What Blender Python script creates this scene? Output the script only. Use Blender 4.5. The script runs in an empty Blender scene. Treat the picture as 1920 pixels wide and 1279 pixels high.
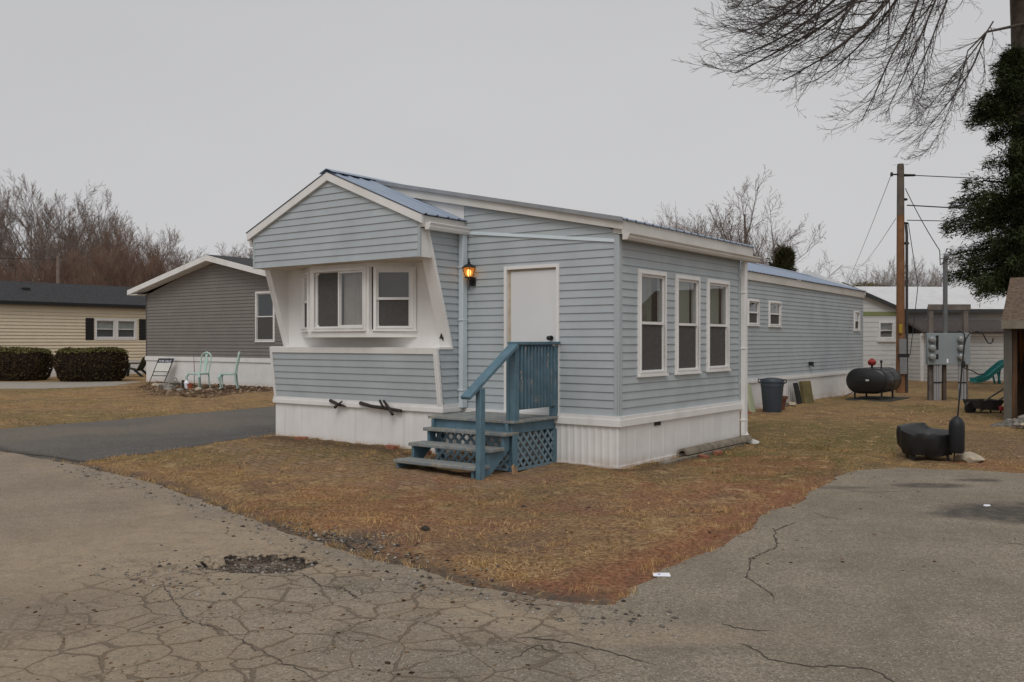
import bpy, bmesh, math, random
import numpy as np
from mathutils import Vector
R = math.radians
rng = np.random.default_rng(7)
random.seed(7)
scene = bpy.context.scene
COL = scene.collection

# ------------------------------------------------------------ camera
CAMH = 1.65
cam_d = bpy.data.cameras.new("camera")
cam_d.sensor_width = 36.0
cam_d.lens = 1708.0 / 1920.0 * 36.0
cam_d.clip_start = 0.1
cam_d.clip_end = 3000
cam = bpy.data.objects.new("camera", cam_d)
COL.objects.link(cam)
cam.location = (0, 0, CAMH)
cam.rotation_euler = (R(90), 0, 0)
scene.camera = cam
# ------------------------------------------------------------ overcast sky
SUN_EL, SUN_AZ = 52, 190          # azimuth clockwise from +Y: the bright part of the cloud is behind the camera
SKY_GREY = 5.65
w = bpy.data.worlds.new("World")
scene.world = w
w.use_nodes = True
nt = w.node_tree
bg = nt.nodes['Background']
sky = nt.nodes.new('ShaderNodeTexSky')
sky.sky_type = 'NISHITA'
sky.sun_disc = False
sky.sun_elevation = R(SUN_EL)
sky.sun_rotation = R(SUN_AZ)
hsv = nt.nodes.new('ShaderNodeHueSaturation')
hsv.inputs['Saturation'].default_value = 0.10
tc = nt.nodes.new('ShaderNodeTexCoord')
cl = nt.nodes.new('ShaderNodeTexNoise')
cl.inputs['Scale'].default_value = 1.2
cl.inputs['Detail'].default_value = 3
mp = nt.nodes.new('ShaderNodeMapping')
mp.inputs['Scale'].default_value = (1, 1, 2.5)
rmp = nt.nodes.new('ShaderNodeValToRGB')
rmp.color_ramp.elements[0].position = 0.3
rmp.color_ramp.elements[0].color = (SKY_GREY*.945, SKY_GREY*.945, SKY_GREY*.965, 1)
rmp.color_ramp.elements[1].position = 0.75
rmp.color_ramp.elements[1].color = (SKY_GREY*1.045, SKY_GREY*1.045, SKY_GREY*1.06, 1)
mx = nt.nodes.new('ShaderNodeMixRGB')
mx.inputs[0].default_value = 0.92
nt.links.new(sky.outputs[0], hsv.inputs['Color'])
nt.links.new(tc.outputs['Generated'], mp.inputs[0])
nt.links.new(mp.outputs[0], cl.inputs['Vector'])
nt.links.new(cl.outputs['Fac'], rmp.inputs[0])
nt.links.new(hsv.outputs[0], mx.inputs[1])
nt.links.new(rmp.outputs[0], mx.inputs[2])
nt.links.new(mx.outputs[0], bg.inputs['Color'])
bg.inputs['Strength'].default_value = 0.1
sd = bpy.data.lights.new("sun", 'SUN')
sd.energy = 1.15
sd.angle = R(30)
sd.color = (1, .97, .93)
so = bpy.data.objects.new("sun", sd)
COL.objects.link(so)
az = R(SUN_AZ)
so.rotation_euler = Vector((math.sin(az)*math.cos(R(SUN_EL)), math.cos(az)*math.cos(R(SUN_EL)), math.sin(R(SUN_EL)))).to_track_quat('Z', 'Y').to_euler()
scene.view_settings.view_transform = 'Standard'
scene.view_settings.look = 'None'
scene.view_settings.exposure = 0.0
scene.view_settings.gamma = 1.0
scene.cycles.transparent_max_bounces = 16
scene.cycles.max_bounces = 6

# ------------------------------------------------------------ helpers
FPX = 1708.0
def pt(px, py, Y):                 # a point at real distance Y seen at photo pixel px,py
    return Vector(((px-960)/FPX*Y, Y, CAMH-(py-639.5)/FPX*Y))
class Fr:                          # a local plane: s along, up, n outward
    def __init__(s, o, sd, n, up=(0, 0, 1)):
        s.o = Vector(o); s.s = Vector(sd); s.n = Vector(n); s.u = Vector(up)
    def p(s, a, b, c=0.0):
        return s.o + s.s*a + s.u*b + s.n*c
ID = Fr((0, 0, 0), (1, 0, 0), (0, 1, 0))     # a=x, b=z, c=y
class MB:
    def __init__(s): s.v = []; s.f = []; s.pc = []
    def add(s, vs, fs):
        s.pc.append((len(s.v), len(s.f)))
        k = len(s.v); s.v += [tuple(x) for x in vs]; s.f += [tuple(i+k for i in f) for f in fs]
        return s
    def quad(s, *ps):
        return s.add(ps, [tuple(range(len(ps)))])
    def hexa(s, ps):
        return s.add(ps, [(0, 3, 2, 1), (4, 5, 6, 7), (0, 1, 5, 4), (1, 2, 6, 5), (2, 3, 7, 6), (3, 0, 4, 7)])
    def box(s, x0, x1, y0, y1, z0, z1):
        return s.hexa([(x0, y0, z0), (x1, y0, z0), (x1, y1, z0), (x0, y1, z0), (x0, y0, z1), (x1, y0, z1), (x1, y1, z1), (x0, y1, z1)])
    def fbox(s, fr, a0, a1, b0, b1, c0, c1):
        P = fr.p
        return s.hexa([P(a0, b0, c0), P(a1, b0, c0), P(a1, b0, c1), P(a0, b0, c1), P(a0, b1, c0), P(a1, b1, c0), P(a1, b1, c1), P(a0, b1, c1)])
    def bar(s, p0, p1, w_, h_, up=(0, 0, 1)):
        p0 = Vector(p0); p1 = Vector(p1); d = (p1-p0).normalized(); up = Vector(up)
        x = d.cross(up)
        if x.length < 1e-4: x = d.cross(Vector((1, 0, 0)))
        x.normalize(); y = x.cross(d).normalized()
        x *= w_/2; y *= h_/2
        return s.hexa([p0-x-y, p0+x-y, p1+x-y, p1-x-y, p0-x+y, p0+x+y, p1+x+y, p1-x+y])
    def prism(s, fr, poly, c0, c1):
        n = len(poly)
        vs = [fr.p(a, b, c0) for a, b in poly]+[fr.p(a, b, c1) for a, b in poly]
        fs = [tuple(range(n))[::-1], tuple(range(n, 2*n))]+[(i, (i+1) % n, n+(i+1) % n, n+i) for i in range(n)]
        return s.add(vs, fs)
    def tube(s, pts, r, n=8, cap=True):
        pts = [Vector(p) for p in pts]; m = len(pts)
        rs = r if isinstance(r, (list, tuple)) else [r]*m
        vs = []; px = None
        for i, p in enumerate(pts):
            d = (pts[min(i+1, m-1)]-pts[max(i-1, 0)]).normalized()
            if px is None:
                px = d.cross(Vector((0, 0, 1)))
                if px.length < .05: px = d.cross(Vector((1, 0, 0)))
            x = (px-d*px.dot(d)).normalized(); px = x; y = d.cross(x)
            for k in range(n):
                t = 2*math.pi*k/n
                vs.append(p+x*math.cos(t)*rs[i]+y*math.sin(t)*rs[i])
        fs = [(i*n+k, i*n+(k+1) % n, (i+1)*n+(k+1) % n, (i+1)*n+k) for i in range(m-1) for k in range(n)]
        if cap: fs += [tuple(range(n))[::-1], tuple(range((m-1)*n, m*n))]
        return s.add(vs, fs)
    def lathe(s, prof, c=(0, 0, 0), n=20, sx=1, sy=1):
        vs = []; m = len(prof)
        for r, z in prof:
            for k in range(n):
                t = 2*math.pi*k/n
                vs.append((c[0]+r*sx*math.cos(t), c[1]+r*sy*math.sin(t), c[2]+z))
        fs = [(i*n+k, i*n+(k+1) % n, (i+1)*n+(k+1) % n, (i+1)*n+k) for i in range(m-1) for k in range(n)]
        fs += [tuple(range(n))[::-1], tuple(range((m-1)*n, m*n))]
        return s.add(vs, fs)
    def build_split(s, name, m, parent, per=1, **kw):
        b = s.pc+[(len(s.v), len(s.f))]
        for i in range(0, len(s.pc), per):
            (v0, f0), (v1, f1) = b[i], b[min(i+per, len(s.pc))]
            q = MB(); q.v = s.v[v0:v1]; q.f = [tuple(j-v0 for j in f) for f in s.f[f0:f1]]
            q.build(name, m, parent, **kw)
    def build(s, name, m, parent=None, loc=None, rotz=0, bevel=0, smooth=True):
        me = bpy.data.meshes.new(name)
        me.from_pydata([tuple(v) for v in s.v], [], s.f)
        bm = bmesh.new(); bm.from_mesh(me)
        bmesh.ops.recalc_face_normals(bm, faces=bm.faces)
        if bevel:
            bmesh.ops.bevel(bm, geom=bm.edges[:], offset=bevel, segments=1, profile=.5, affect='EDGES')
        bm.to_mesh(me); bm.free()
        if smooth:
            me.polygons.foreach_set('use_smooth', [True]*len(me.polygons))
            me.set_sharp_from_angle(angle=R(38))
        me.materials.append(m)
        o = bpy.data.objects.new(name, me); COL.objects.link(o)
        if parent: o.parent = parent
        if loc is not None: o.location = loc
        if rotz: o.rotation_euler = (0, 0, rotz)
        return o
def tag(o, label=None, cat=None, group=None, kind=None):
    if label: o['label'] = label
    if cat: o['category'] = cat
    if group: o['group'] = group
    if kind: o['kind'] = kind
    return o
def thing(name, label, cat, loc=(0, 0, 0), rotz=0, group=None):
    o = bpy.data.objects.new(name, None); COL.objects.link(o)
    o.empty_display_size = .3
    o.location = loc; o.rotation_euler = (0, 0, rotz)
    return tag(o, label, cat, group)
def np_mesh(name, V, F, m, parent=None, attrs=None, loc=None):
    me = bpy.data.meshes.new(name)
    V = np.asarray(V, np.float32); F = np.asarray(F, np.int32); k = F.shape[1]
    me.vertices.add(len(V)); me.vertices.foreach_set('co', V.ravel())
    me.loops.add(F.size); me.loops.foreach_set('vertex_index', F.ravel())
    me.polygons.add(len(F)); me.polygons.foreach_set('loop_start', np.arange(0, F.size, k, dtype=np.int32))
    me.update(calc_edges=True)
    for an, av in (attrs or {}).items():
        a = me.attributes.new(an, 'FLOAT', 'POINT'); a.data.foreach_set('value', np.asarray(av, np.float32))
    me.materials.append(m)
    o = bpy.data.objects.new(name, me); COL.objects.link(o)
    if parent: o.parent = parent
    if loc is not None: o.location = loc
    return o
def dup(root, loc, rotz=0, label=None, scale=None):
    r = root.copy(); COL.objects.link(r); r.location = loc; r.rotation_euler = (0, 0, rotz)
    if scale: r.scale = scale
    if label: r['label'] = label
    for ch in list(root.children):
        c = ch.copy(); COL.objects.link(c); c.parent = r
        for g in ch.children:
            d = g.copy(); COL.objects.link(d); d.parent = c
    return r

# ------------------------------------------------------------ materials
class NG:
    def __init__(s, name):
        s.m = bpy.data.materials.new(name); s.m.use_nodes = True; s.t = s.m.node_tree
        s.b = s.t.nodes['Principled BSDF']
        s.co = s.t.nodes.new('ShaderNodeTexCoord').outputs['Object']
    def n(s, ty, ins=None, **kw):
        nd = s.t.nodes.new(ty)
        for k, v in kw.items(): setattr(nd, k, v)
        for k, v in (ins or {}).items():
            if hasattr(v, 'is_linked') or isinstance(v, bpy.types.NodeSocket): s.t.links.new(v, nd.inputs[k])
            else: nd.inputs[k].default_value = v
        return nd
    def noise(s, scale, detail=3, rough=.55, vec=None, dist=0):
        return s.n('ShaderNodeTexNoise', {'Scale': scale, 'Detail': detail, 'Roughness': rough, 'Distortion': dist, 'Vector': vec or s.co}).outputs['Fac']
    def scl(s, xyz, rot=(0, 0, 0), vec=None):
        return s.n('ShaderNodeMapping', {'Vector': vec or s.co, 'Scale': xyz, 'Rotation': rot}).outputs[0]
    def ss(s, x, a, b, lo=0., hi=1.):
        return s.n('ShaderNodeMapRange', {'Value': x, 'From Min': a, 'From Max': b, 'To Min': lo, 'To Max': hi}, interpolation_type='SMOOTHSTEP').outputs[0]
    def math(s, op, a, b=0.):
        return s.n('ShaderNodeMath', {0: a, 1: b}, operation=op).outputs[0]
    def mix(s, f, a, b, bt='MIX'):
        fix = lambda c: (*c, 1) if isinstance(c, (tuple, list)) and len(c) == 3 else c
        return s.n('ShaderNodeMixRGB', {0: f, 1: fix(a), 2: fix(b)}, blend_type=bt).outputs[0]
    def attr(s, name):
        return s.n('ShaderNodeAttribute', attribute_name=name).outputs['Fac']
    def bump(s, h, dist=.01, st=.5):
        s.t.links.new(s.n('ShaderNodeBump', {'Height': h, 'Distance': dist, 'Strength': st}).outputs[0], s.b.inputs['Normal'])
    def out(s, col, rough=.6, spec=.4, metal=0.):
        if isinstance(col, (tuple, list)): s.b.inputs['Base Color'].default_value = (*col[:3], 1)
        else: s.t.links.new(col, s.b.inputs['Base Color'])
        if isinstance(rough, float): s.b.inputs['Roughness'].default_value = rough
        else: s.t.links.new(rough, s.b.inputs['Roughness'])
        s.b.inputs['Specular IOR Level'].default_value = spec
        s.b.inputs['Metallic'].default_value = metal
        return s.m
def mul(c, k): return tuple(min(1, x*k) for x in c)
def M(name, col, rough=.6, var=.10, sc=5., dirt=None, damt=.3, dsc=(1.5, 1.5, 1.5), spec=.35, metal=0., bump=0., bsc=60.):
    g = NG(name)
    c = g.mix(g.ss(g.noise(sc, 4), .3, .7), mul(col, 1-var), mul(col, 1+var))
    if dirt:
        c = g.mix(g.ss(g.noise(1.0, 5, .65, g.scl(dsc)), .48, .75, 0, damt), c, dirt)
    if bump: g.bump(g.noise(bsc, 3), .01, bump)
    return g.out(c, rough, spec, metal)

BLUE = (.428, .468, .490)
m_siding = M('pale_blue_vinyl', BLUE, .5, .05, 2.2, (.34, .38, .385), .6, (.9, .9, .5), .3, bump=.22, bsc=3.5)
m_cornertrim = M('pale_blue_trim', mul(BLUE, .98), .5, .03, 2, (.45, .5, .5), .3)
m_white = M('white_trim_paint', (.80, .785, .77), .5, .03, 3, (.55, .52, .47), .35, (2, 2, .8))
m_whitepanel = M('white_board_panel', (.78, .765, .745), .6, .03, 2, (.52, .48, .42), .35, (1.2, 1.2, .5))
m_fascia = M('aged_white_fascia', (.64, .62, .58), .6, .05, 2, (.40, .37, .31), .45, (1.1, 1.1, 1.1))
m_soffit = M('stained_soffit', (.60, .54, .46), .7, .08, 3, (.32, .24, .17), .5)
def skirt_mat():
    g = NG('white_skirting')
    c = g.mix(g.ss(g.noise(2.5, 3), .3, .7), (.75, .735, .72), (.82, .805, .79))
    st = g.noise(1.0, 4, .6, g.scl((9, 9, .35), (R(6), 0, 0)))
    c = g.mix(g.ss(st, .55, .72, 0, .24), c, (.42, .39, .37))
    z = g.n('ShaderNodeSeparateXYZ', {0: g.co}).outputs[2]
    low = g.math('MULTIPLY', g.ss(z, .22, .0), g.ss(g.noise(5, 4), .3, .7, .15, .75))
    c = g.mix(low, c, (.44, .34, .26))
    return g.out(c, .5, .35)
m_skirt = skirt_mat()
m_door = M('grey_white_door_paint', (.72, .73, .735), .45, .02, 1.5)
m_jamb = M('bare_wood_jamb', (.50, .42, .32), .8, .15, 8)
m_black = M('black_metal', (.018, .018, .018), .45, .1, 8)
m_roofblue = M('blue_metal_roof', (.265, .32, .41), .42, .05, 3, (.30, .37, .46), .3, (1, 1, 1), .5)
m_roofedge = M('grey_metal_drip_edge', (.30, .31, .33), .45, .1, 4, metal=.2)
m_downs = M('pale_blue_downspout', (.60, .67, .71), .45, .03, 2)
def wood_paint(name, col, wear, amt, lo=.56, hi=.66):
    g = NG(name)
    c = g.mix(g.ss(g.noise(6, 4), .3, .7), mul(col, .86), mul(col, 1.12))
    n1 = g.noise(1.0, 5, .7, g.scl((16, 16, 5)))
    wcol = g.mix(g.ss(g.noise(30, 3), .3, .7), mul(wear, .7), mul(wear, 1.2))
    c = g.mix(g.ss(n1, lo, hi, 0, amt), c, wcol)
    g.bump(g.noise(40, 3), .004, .4)
    return g.out(c, .65, .3)
m_tealpaint = wood_paint('weathered_blue_paint', (.105, .185, .235), (.30, .27, .22), .75, .64, .70)
m_tealworn = wood_paint('peeling_blue_paint', (.098, .172, .220), (.40, .33, .26), .7, .575, .65)
m_tread = wood_paint('grey_worn_tread', (.21, .235, .245), (.33, .30, .24), .8, .46, .60)
m_lattice = wood_paint('blue_lattice_paint', (.16, .235, .28), (.45, .36, .28), .8, .60, .68)
m_oldwood = M('weathered_grey_wood', (.22, .19, .15), .9, .25, 9, (.10, .08, .06), .6, (4, 4, 4), .15, bump=.6)
m_darkwood = M('dark_weathered_stick', (.045, .036, .032), .9, .3, 14, bump=.5)
m_brick = M('red_brick', (.30, .12, .075), .9, .25, 14)
def glass_mat(name, tint, fac=1.0):
    m = bpy.data.materials.new(name); m.use_nodes = True; t = m.node_tree
    t.nodes.remove(t.nodes['Principled BSDF']); o = t.nodes['Material Output']
    tr = t.nodes.new('ShaderNodeBsdfTransparent'); tr.inputs[0].default_value = (*tint, 1)
    gl = t.nodes.new('ShaderNodeBsdfGlossy'); gl.inputs['Roughness'].default_value = .02
    ge = t.nodes.new('ShaderNodeNewGeometry'); dt = t.nodes.new('ShaderNodeVectorMath'); dt.operation = 'DOT_PRODUCT'
    t.links.new(ge.outputs['Normal'], dt.inputs[0]); t.links.new(ge.outputs['Incoming'], dt.inputs[1])
    def mth(op, a, b=None):
        q = t.nodes.new('ShaderNodeMath'); q.operation = op
        for i, x in enumerate((a, b)):
            if x is None: continue
            if isinstance(x, (int, float)): q.inputs[i].default_value = x
            else: t.links.new(x, q.inputs[i])
        return q
    fr = mth('ADD', mth('MULTIPLY', mth('POWER', mth('SUBTRACT', 1.0, mth('ABSOLUTE', dt.outputs['Value']).outputs[0]).outputs[0], 5.0).outputs[0], .95).outputs[0], .045)
    ma = t.nodes.new('ShaderNodeMath'); ma.operation = 'MULTIPLY'; ma.inputs[1].default_value = fac; ma.use_clamp = True
    mi = t.nodes.new('ShaderNodeMixShader')
    t.links.new(fr.outputs[0], ma.inputs[0]); t.links.new(ma.outputs[0], mi.inputs[0])
    t.links.new(tr.outputs[0], mi.inputs[1]); t.links.new(gl.outputs[0], mi.inputs[2]); t.links.new(mi.outputs[0], o.inputs[0])
    return m
m_glass = glass_mat('window_glass', (.82, .85, .84), 2.3)
m_screen = M('dark_insect_screen', (.082, .078, .074), .85, .1, 20)
m_blind_dark = M('dim_brown_blind', (.12, .102, .092), .8, .1, 4)
m_blind_pink = M('pinkish_curtain', (.40, .345, .325), .8, .12, 3, (.2, .17, .16), .5, (8, 8, .6))
m_blind_cream = M('cream_roller_shade', (.34, .36, .30), .8, .06, 3)
m_curtain = M('dusty_grey_curtain', (.20, .21, .17), .8, .3, 3, (.07, .07, .06), .8, (9, 9, 1.2))
m_dark = M('dark_interior', (.02, .02, .02), .9, .1, 4)  # near-black colour in place of unlit indoor depth

# ------------------------------------------------------------ ground height and layout
HC = Vector((1.355, 11.574, 0)); HYAW = R(53.4319)
UX = Vector((math.cos(HYAW), math.sin(HYAW), 0)); VX = Vector((-UX.y, UX.x, 0))
def HW(u, v, z=0.0): return HC+UX*u+VX*v+Vector((0, 0, z))
def huv(x, y):
    dx = x-HC.x; dy = y-HC.y
    return dx*UX.x+dy*UX.y, dx*VX.x+dy*VX.y
def vnoise(x, y, s, seed=0):
    x = np.asarray(x)*s; y = np.asarray(y)*s
    xi = np.floor(x).astype(np.int64); yi = np.floor(y).astype(np.int64); fx = x-xi; fy = y-yi
    fx = fx*fx*(3-2*fx); fy = fy*fy*(3-2*fy)
    def h(a, b):
        k = (a*374761393+b*668265263+seed*1442695041) & 0xffffffff
        k = ((k ^ (k >> 13))*1274126177) & 0xffffffff
        return ((k ^ (k >> 16)) & 0xffff)/65535.0
    return (h(xi, yi)*(1-fx)+h(xi+1, yi)*fx)*(1-fy)+(h(xi, yi+1)*(1-fx)+h(xi+1, yi+1)*fx)*fy
def fbm(x, y, s, seed=0, oct=4):
    t = 0; a = 1; n = 0
    for i in range(oct):
        t = t+a*vnoise(x, y, s*2**i, seed+i); n += a; a *= .5
    return t/n
def poly_sd(x, y, poly):           # signed distance, negative inside
    x = np.asarray(x, float); y = np.asarray(y, float)
    d = np.full(x.shape, 1e9); ins = np.zeros(x.shape, bool); n = len(poly)
    for i in range(n):
        ax, ay = poly[i]; bx, by = poly[(i+1) % n]
        ex, ey = bx-ax, by-ay
        t = np.clip(((x-ax)*ex+(y-ay)*ey)/(ex*ex+ey*ey+1e-12), 0, 1)
        d = np.minimum(d, (x-ax-t*ex)**2+(y-ay-t*ey)**2)
        c = ((ay > y) != (by > y)) & (x < ex*(y-ay)/((ey if abs(ey) > 1e-12 else 1e-12))+ax)
        ins ^= c
    d = np.sqrt(d)
    return np.where(ins, -d, d)
def sst(x, a, b):
    t = np.clip((x-a)/(b-a), 0, 1); return t*t*(3-2*t)
ROAD = [(-40, 36), (-20, 22.6), (-11, 16.3), (-7.6, 13.6), (-5.75, 12.05), (-4.0, 10.34), (-2.82, 8.93), (-1.92, 7.82), (-1.06, 6.95), (-.36, 6.19),
        (.136, 5.80), (.643, 5.63), (.86, 6.12), (1.37, 6.87), (2.23, 8.28), (3.24, 9.87), (3.9, 11.0), (4.36, 11.62), (5.12, 11.82), (6.37, 11.36), (9, 10.7), (40, 6), (40, -40), (-40, -40)]
DRIVE = [(-4.0, 15.44), (-5.06, 13.71), (-5.75, 12.7), (-5.75, 12.05), (-7.6, 13.6), (-11, 16.3), (-9.57, 17.05), (-8.05, 19.37), (-5.99, 23.0), (4, 38), (8, 36)]
PATHP = [(-60, 20), (-26.0, 33.5), (-21.0, 37.6), (-16.5, 37.2), (-13.9, 36.2), (-13.4, 34.8), (-16.6, 29.6), (-30, 15)]
PATHP = [(-60, 44.5), (-22.5, 38.4), (-15.6, 37.6), (-14.6, 36.5), (-14.0, 34.2), (-16.0, 31.6), (-19.5, 31.0), (-60, 29)]
BED = [((a-960)*CAMH/(b-639.5), FPX*CAMH/(b-639.5)) for a, b in ((268, 727), (285, 741), (395, 747), (460, 739), (525, 734), (560, 722), (420, 718), (300, 716))]
def sd_road(x, y): return poly_sd(x, y, ROAD)+.10*(fbm(x, y, 1.6, 3)-.5)*2+.04*(vnoise(x, y, 9, 8)-.5)
def sd_drive(x, y): return poly_sd(x, y, DRIVE)+.08*(fbm(x, y, 2, 5)-.5)*2
def sd_path(x, y): return poly_sd(x, y, PATHP)+.05*(fbm(x, y, 2, 6)-.5)*2
def pot_mask(x, y):
    a = R(-4); dx = x+1.90; dy = y-6.74
    ex = (dx*math.cos(a)+dy*math.sin(a))/.44; ey = (-dx*math.sin(a)+dy*math.cos(a))/.27
    r = np.sqrt(ex*ex+ey*ey)+.55*(fbm(x, y, 5, 21)-.5)
    return 1-sst(r, .82, 1.02)
def GZ(x, y):
    x = np.asarray(x, float); y = np.asarray(y, float)
    u, v = huv(x, y)
    z = .10*np.exp(-((np.minimum(u, 2)+.6)/1.3)**2*(u < 3)-(np.maximum(np.abs(v-4.6)-1.2, 0)/1.1)**2)*(u < 3)
    return z-.055*pot_mask(x, y)
def gz(x, y): return float(GZ(np.array([x]), np.array([y]))[0])
def axis(a, b, st, lo, hi):
    c = list(np.arange(a, b, st)); s = st; t = b
    while t < hi: c.append(t); s *= 1.13; t += s
    c.append(hi); s = st; t = a-st; pre = []
    while t > lo: pre.append(t); s *= 1.13; t -= s
    return np.array(pre[::-1]+[]+c) if not pre else np.array([lo]+pre[::-1]+c)
gx = axis(-7.5, 8.5, .055, -600, 600); gy = axis(2.6, 15.5, .055, -80, 1200)
GXX, GYY = np.meshgrid(gx, gy)
X = GXX.ravel(); Y = GYY.ravel()
nx, ny = len(gx), len(gy)
idx = np.arange(nx*ny).reshape(ny, nx)
FQ = np.stack([idx[:-1, :-1], idx[:-1, 1:], idx[1:, 1:], idx[1:, :-1]], -1).reshape(-1, 4)
SR = sd_road(X, Y); SDv = sd_drive(X, Y); SP = sd_path(X, Y); Z0 = GZ(X, Y)
U_, V_ = huv(X, Y)
smin = np.minimum(np.minimum(SR, SDv), SP)
lawn = sst(smin, .10, .5)
Zg = Z0+lawn*(.012+.035*(fbm(X, Y, 3, 31)-.5)+.05*(fbm(X, Y, .7, 32)-.4)+.030*(vnoise(X, Y, 7.5, 33)-.5))*np.where(np.hypot(X, Y) < 60, 1, .3)-.0*X
# keep the soil just under the footings of the houses
PAV = [(-4.75, 14.3), (-3.7, 11.9), (-2.4, 10.6), (-.95, 9.85), (.15, 10.0), (.75, 11.15), (1.0, 11.6), (-4.0, 15.3)]
pav = sst(-poly_sd(X, Y, PAV)+.5*(fbm(X, Y, 1.1, 41)-.5), -.15, .35)
green = sst(fbm(X, Y, .45, 51), .42, .68)*.6
green += .75*np.exp(-((X-6.2)/1.6)**2-((Y-13.8)/1.8)**2)+.55*np.exp(-((X-3.2)/1.3)**2-((Y-13.0)/1.5)**2)+.9*np.exp(-((U_+1.3)/.5)**2-((V_-3.6)/1.3)**2)
green += .55*np.exp(-((X-4.6)/1.5)**2-((Y-15.5)/2.2)**2); green = np.where(Y > 14, green+.2, green)
red = sst(.62-np.abs(SR-.1), .0, .55)*sst(X, -1.0, .6)*sst(12.0-Y, 0, 2)
red = np.maximum(red, sst(.45-SR, 0, .45)*.45*(X < 1)); red = np.maximum(red, .6*sst(fbm(X, Y, 1.1, 44), .52, .66)*(Y < 13)*(X > -3))
dirt = .8*np.exp(-((X+.1)/.9)**2-((Y-7.6)/.8)**2)+.7*np.exp(-((X-.6)/1.1)**2-((Y-9.2)/.7)**2)+.9*sst(X-6.0, 0, 1.5)*sst(Y, 11.5, 12.5)*sst(17.5-Y, 0, 3)
soil = sst(-poly_sd(X, Y, BED)+.6*(fbm(X, Y, .8, 61)-.5), -.2, .4)
soil = np.maximum(soil, .8*sst(.30-np.abs(U_+.62), 0, .22)*(V_ > .2)*(V_ < 6.2)*0+.75*np.exp(-((U_+.75)/.28)**2)*(V_ > 2.3)*(V_ < 6.3))
soil = np.maximum(soil, .7*np.exp(-((V_+.15)/.22)**2)*(U_ > -.2)*(U_ < 4.2))

def ground_mat():
    g = NG('dead_winter_grass')
    nb = g.noise(1.3, 6, .65); nm = g.noise(9, 6, .7); nf = g.noise(60, 5, .7, g.scl((1, 1, .2))); nff = g.noise(170, 3, .6)
    nt_ = g.noise(26, 5, .72, g.scl((1, 1, .3)))
    st = g.mix(g.ss(nt_, .36, .64), (.198, .112, .051), (.63, .390, .185))
    st = g.mix(g.ss(nm, .42, .66, 0, .8), st, g.mix(g.ss(nt_, .36, .64), (.35, .225, .110), (.74, .53, .28)))
    st = g.mix(g.ss(nb, .46, .60, 0, .92), st, g.mix(g.ss(nt_, .36, .62), (.145, .085, .052), (.47, .29, .175)))
    st = g.mix(g.math('MULTIPLY', g.attr('green'), g.ss(nm, .36, .60, .2, 1.)), st, g.mix(g.ss(nt_, .35, .65), (.095, .092, .032), (.32, .27, .11)))
    st = g.mix(g.math('MULTIPLY', g.attr('red'), g.ss(g.math('ADD', g.math('MULTIPLY', nm, .6), g.math('MULTIPLY', nb, .4)), .34, .52, .0, .95)), st, g.mix(g.ss(nt_, .34, .66), (.24, .092, .048), (.60, .27, .15)))
    st = g.mix(g.ss(g.noise(5.5, 5, .7), .50, .68, 0, .55), st, mul((.33, .215, .12), .55))
    st = g.mix(g.ss(g.noise(3.4, 5, .7), .53, .66, 0, .75), st, g.mix(g.ss(nt_, .35, .65), (.42, .27, .13), (.80, .57, .31)))
    dt = g.mix(g.ss(nt_, .3, .7), (.15, .092, .062), (.40, .26, .175))
    st = g.mix(g.math('MULTIPLY', g.attr('dirt'), g.ss(nm, .32, .6, .25, .95)), st, dt)
    # overgrown brick pavers, laid parallel to the house
    pv = g.scl((1, 1, 1), (0, 0, -HYAW+R(90)))
    pv2 = g.mix(.06, pv, g.n('ShaderNodeTexNoise', {'Scale': 3., 'Vector': g.co}).outputs['Color'])
    bk = g.n('ShaderNodeTexBrick', {'Vector': pv2, 'Scale': 1.0, 'Mortar Size': .018, 'Mortar Smooth': .3, 'Brick Width': .21, 'Row Height': .105,
             'Color1': (.40, .235, .165, 1), 'Color2': (.50, .34, .25, 1), 'Mortar': (.20, .14, .075, 1)})
    bc = g.mix(g.ss(nm, .38, .62, 0, .55), bk.outputs['Color'], g.mix(nf, (.30, .20, .115), (.52, .37, .22)))
    bc = g.mix(g.math('MULTIPLY', g.attr('green'), g.math('MULTIPLY', bk.outputs['Fac'], .8)), bc, (.10, .095, .03))
    st = g.mix(g.math('MULTIPLY', g.attr('paver'), g.ss(g.noise(2.2, 4), .35, .62, .15, .8)), st, bc)
    so_ = g.mix(g.ss(nm, .35, .65), (.050, .032, .022), (.135, .085, .055))
    st = g.mix(g.math('MULTIPLY', g.attr('soil'), g.ss(nm, .25, .55, .4, 1.)), st, so_)
    # gritty shoulder where the asphalt crumbles away
    sh = g.mix(g.ss(nff, .35, .65), (.085, .073, .06), (.24, .21, .175))
    st = g.mix(g.math('MULTIPLY', g.attr('edge'), g.ss(nm, .3, .6, .1, 1.)), st, sh)
    st = g.mix(g.ss(nff, .40, .66, .0, .55), st, g.mix(.75, st, (.05, .03, .018)))
    g.bump(g.math('ADD', g.math('MULTIPLY', nt_, 1.2), g.math('MULTIPLY', nff, .5)), .03, 1.0)
    return g.out(st, .95, .12)
m_ground = ground_mat()
edge = sst(.34-SR, 0, .30)*np.where(X < .6, 1, .25)
edge = np.maximum(edge, np.exp(-((X+1.35)/.55)**2-((Y-7.55)/.28)**2))
lay = tag(np_mesh('ground', np.stack([X, Y, Zg], 1), FQ, m_ground, attrs=dict(green=np.clip(green, 0, 1), red=red, dirt=np.clip(dirt, 0, 1), paver=pav, soil=soil, edge=edge)), kind='structure')
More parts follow.
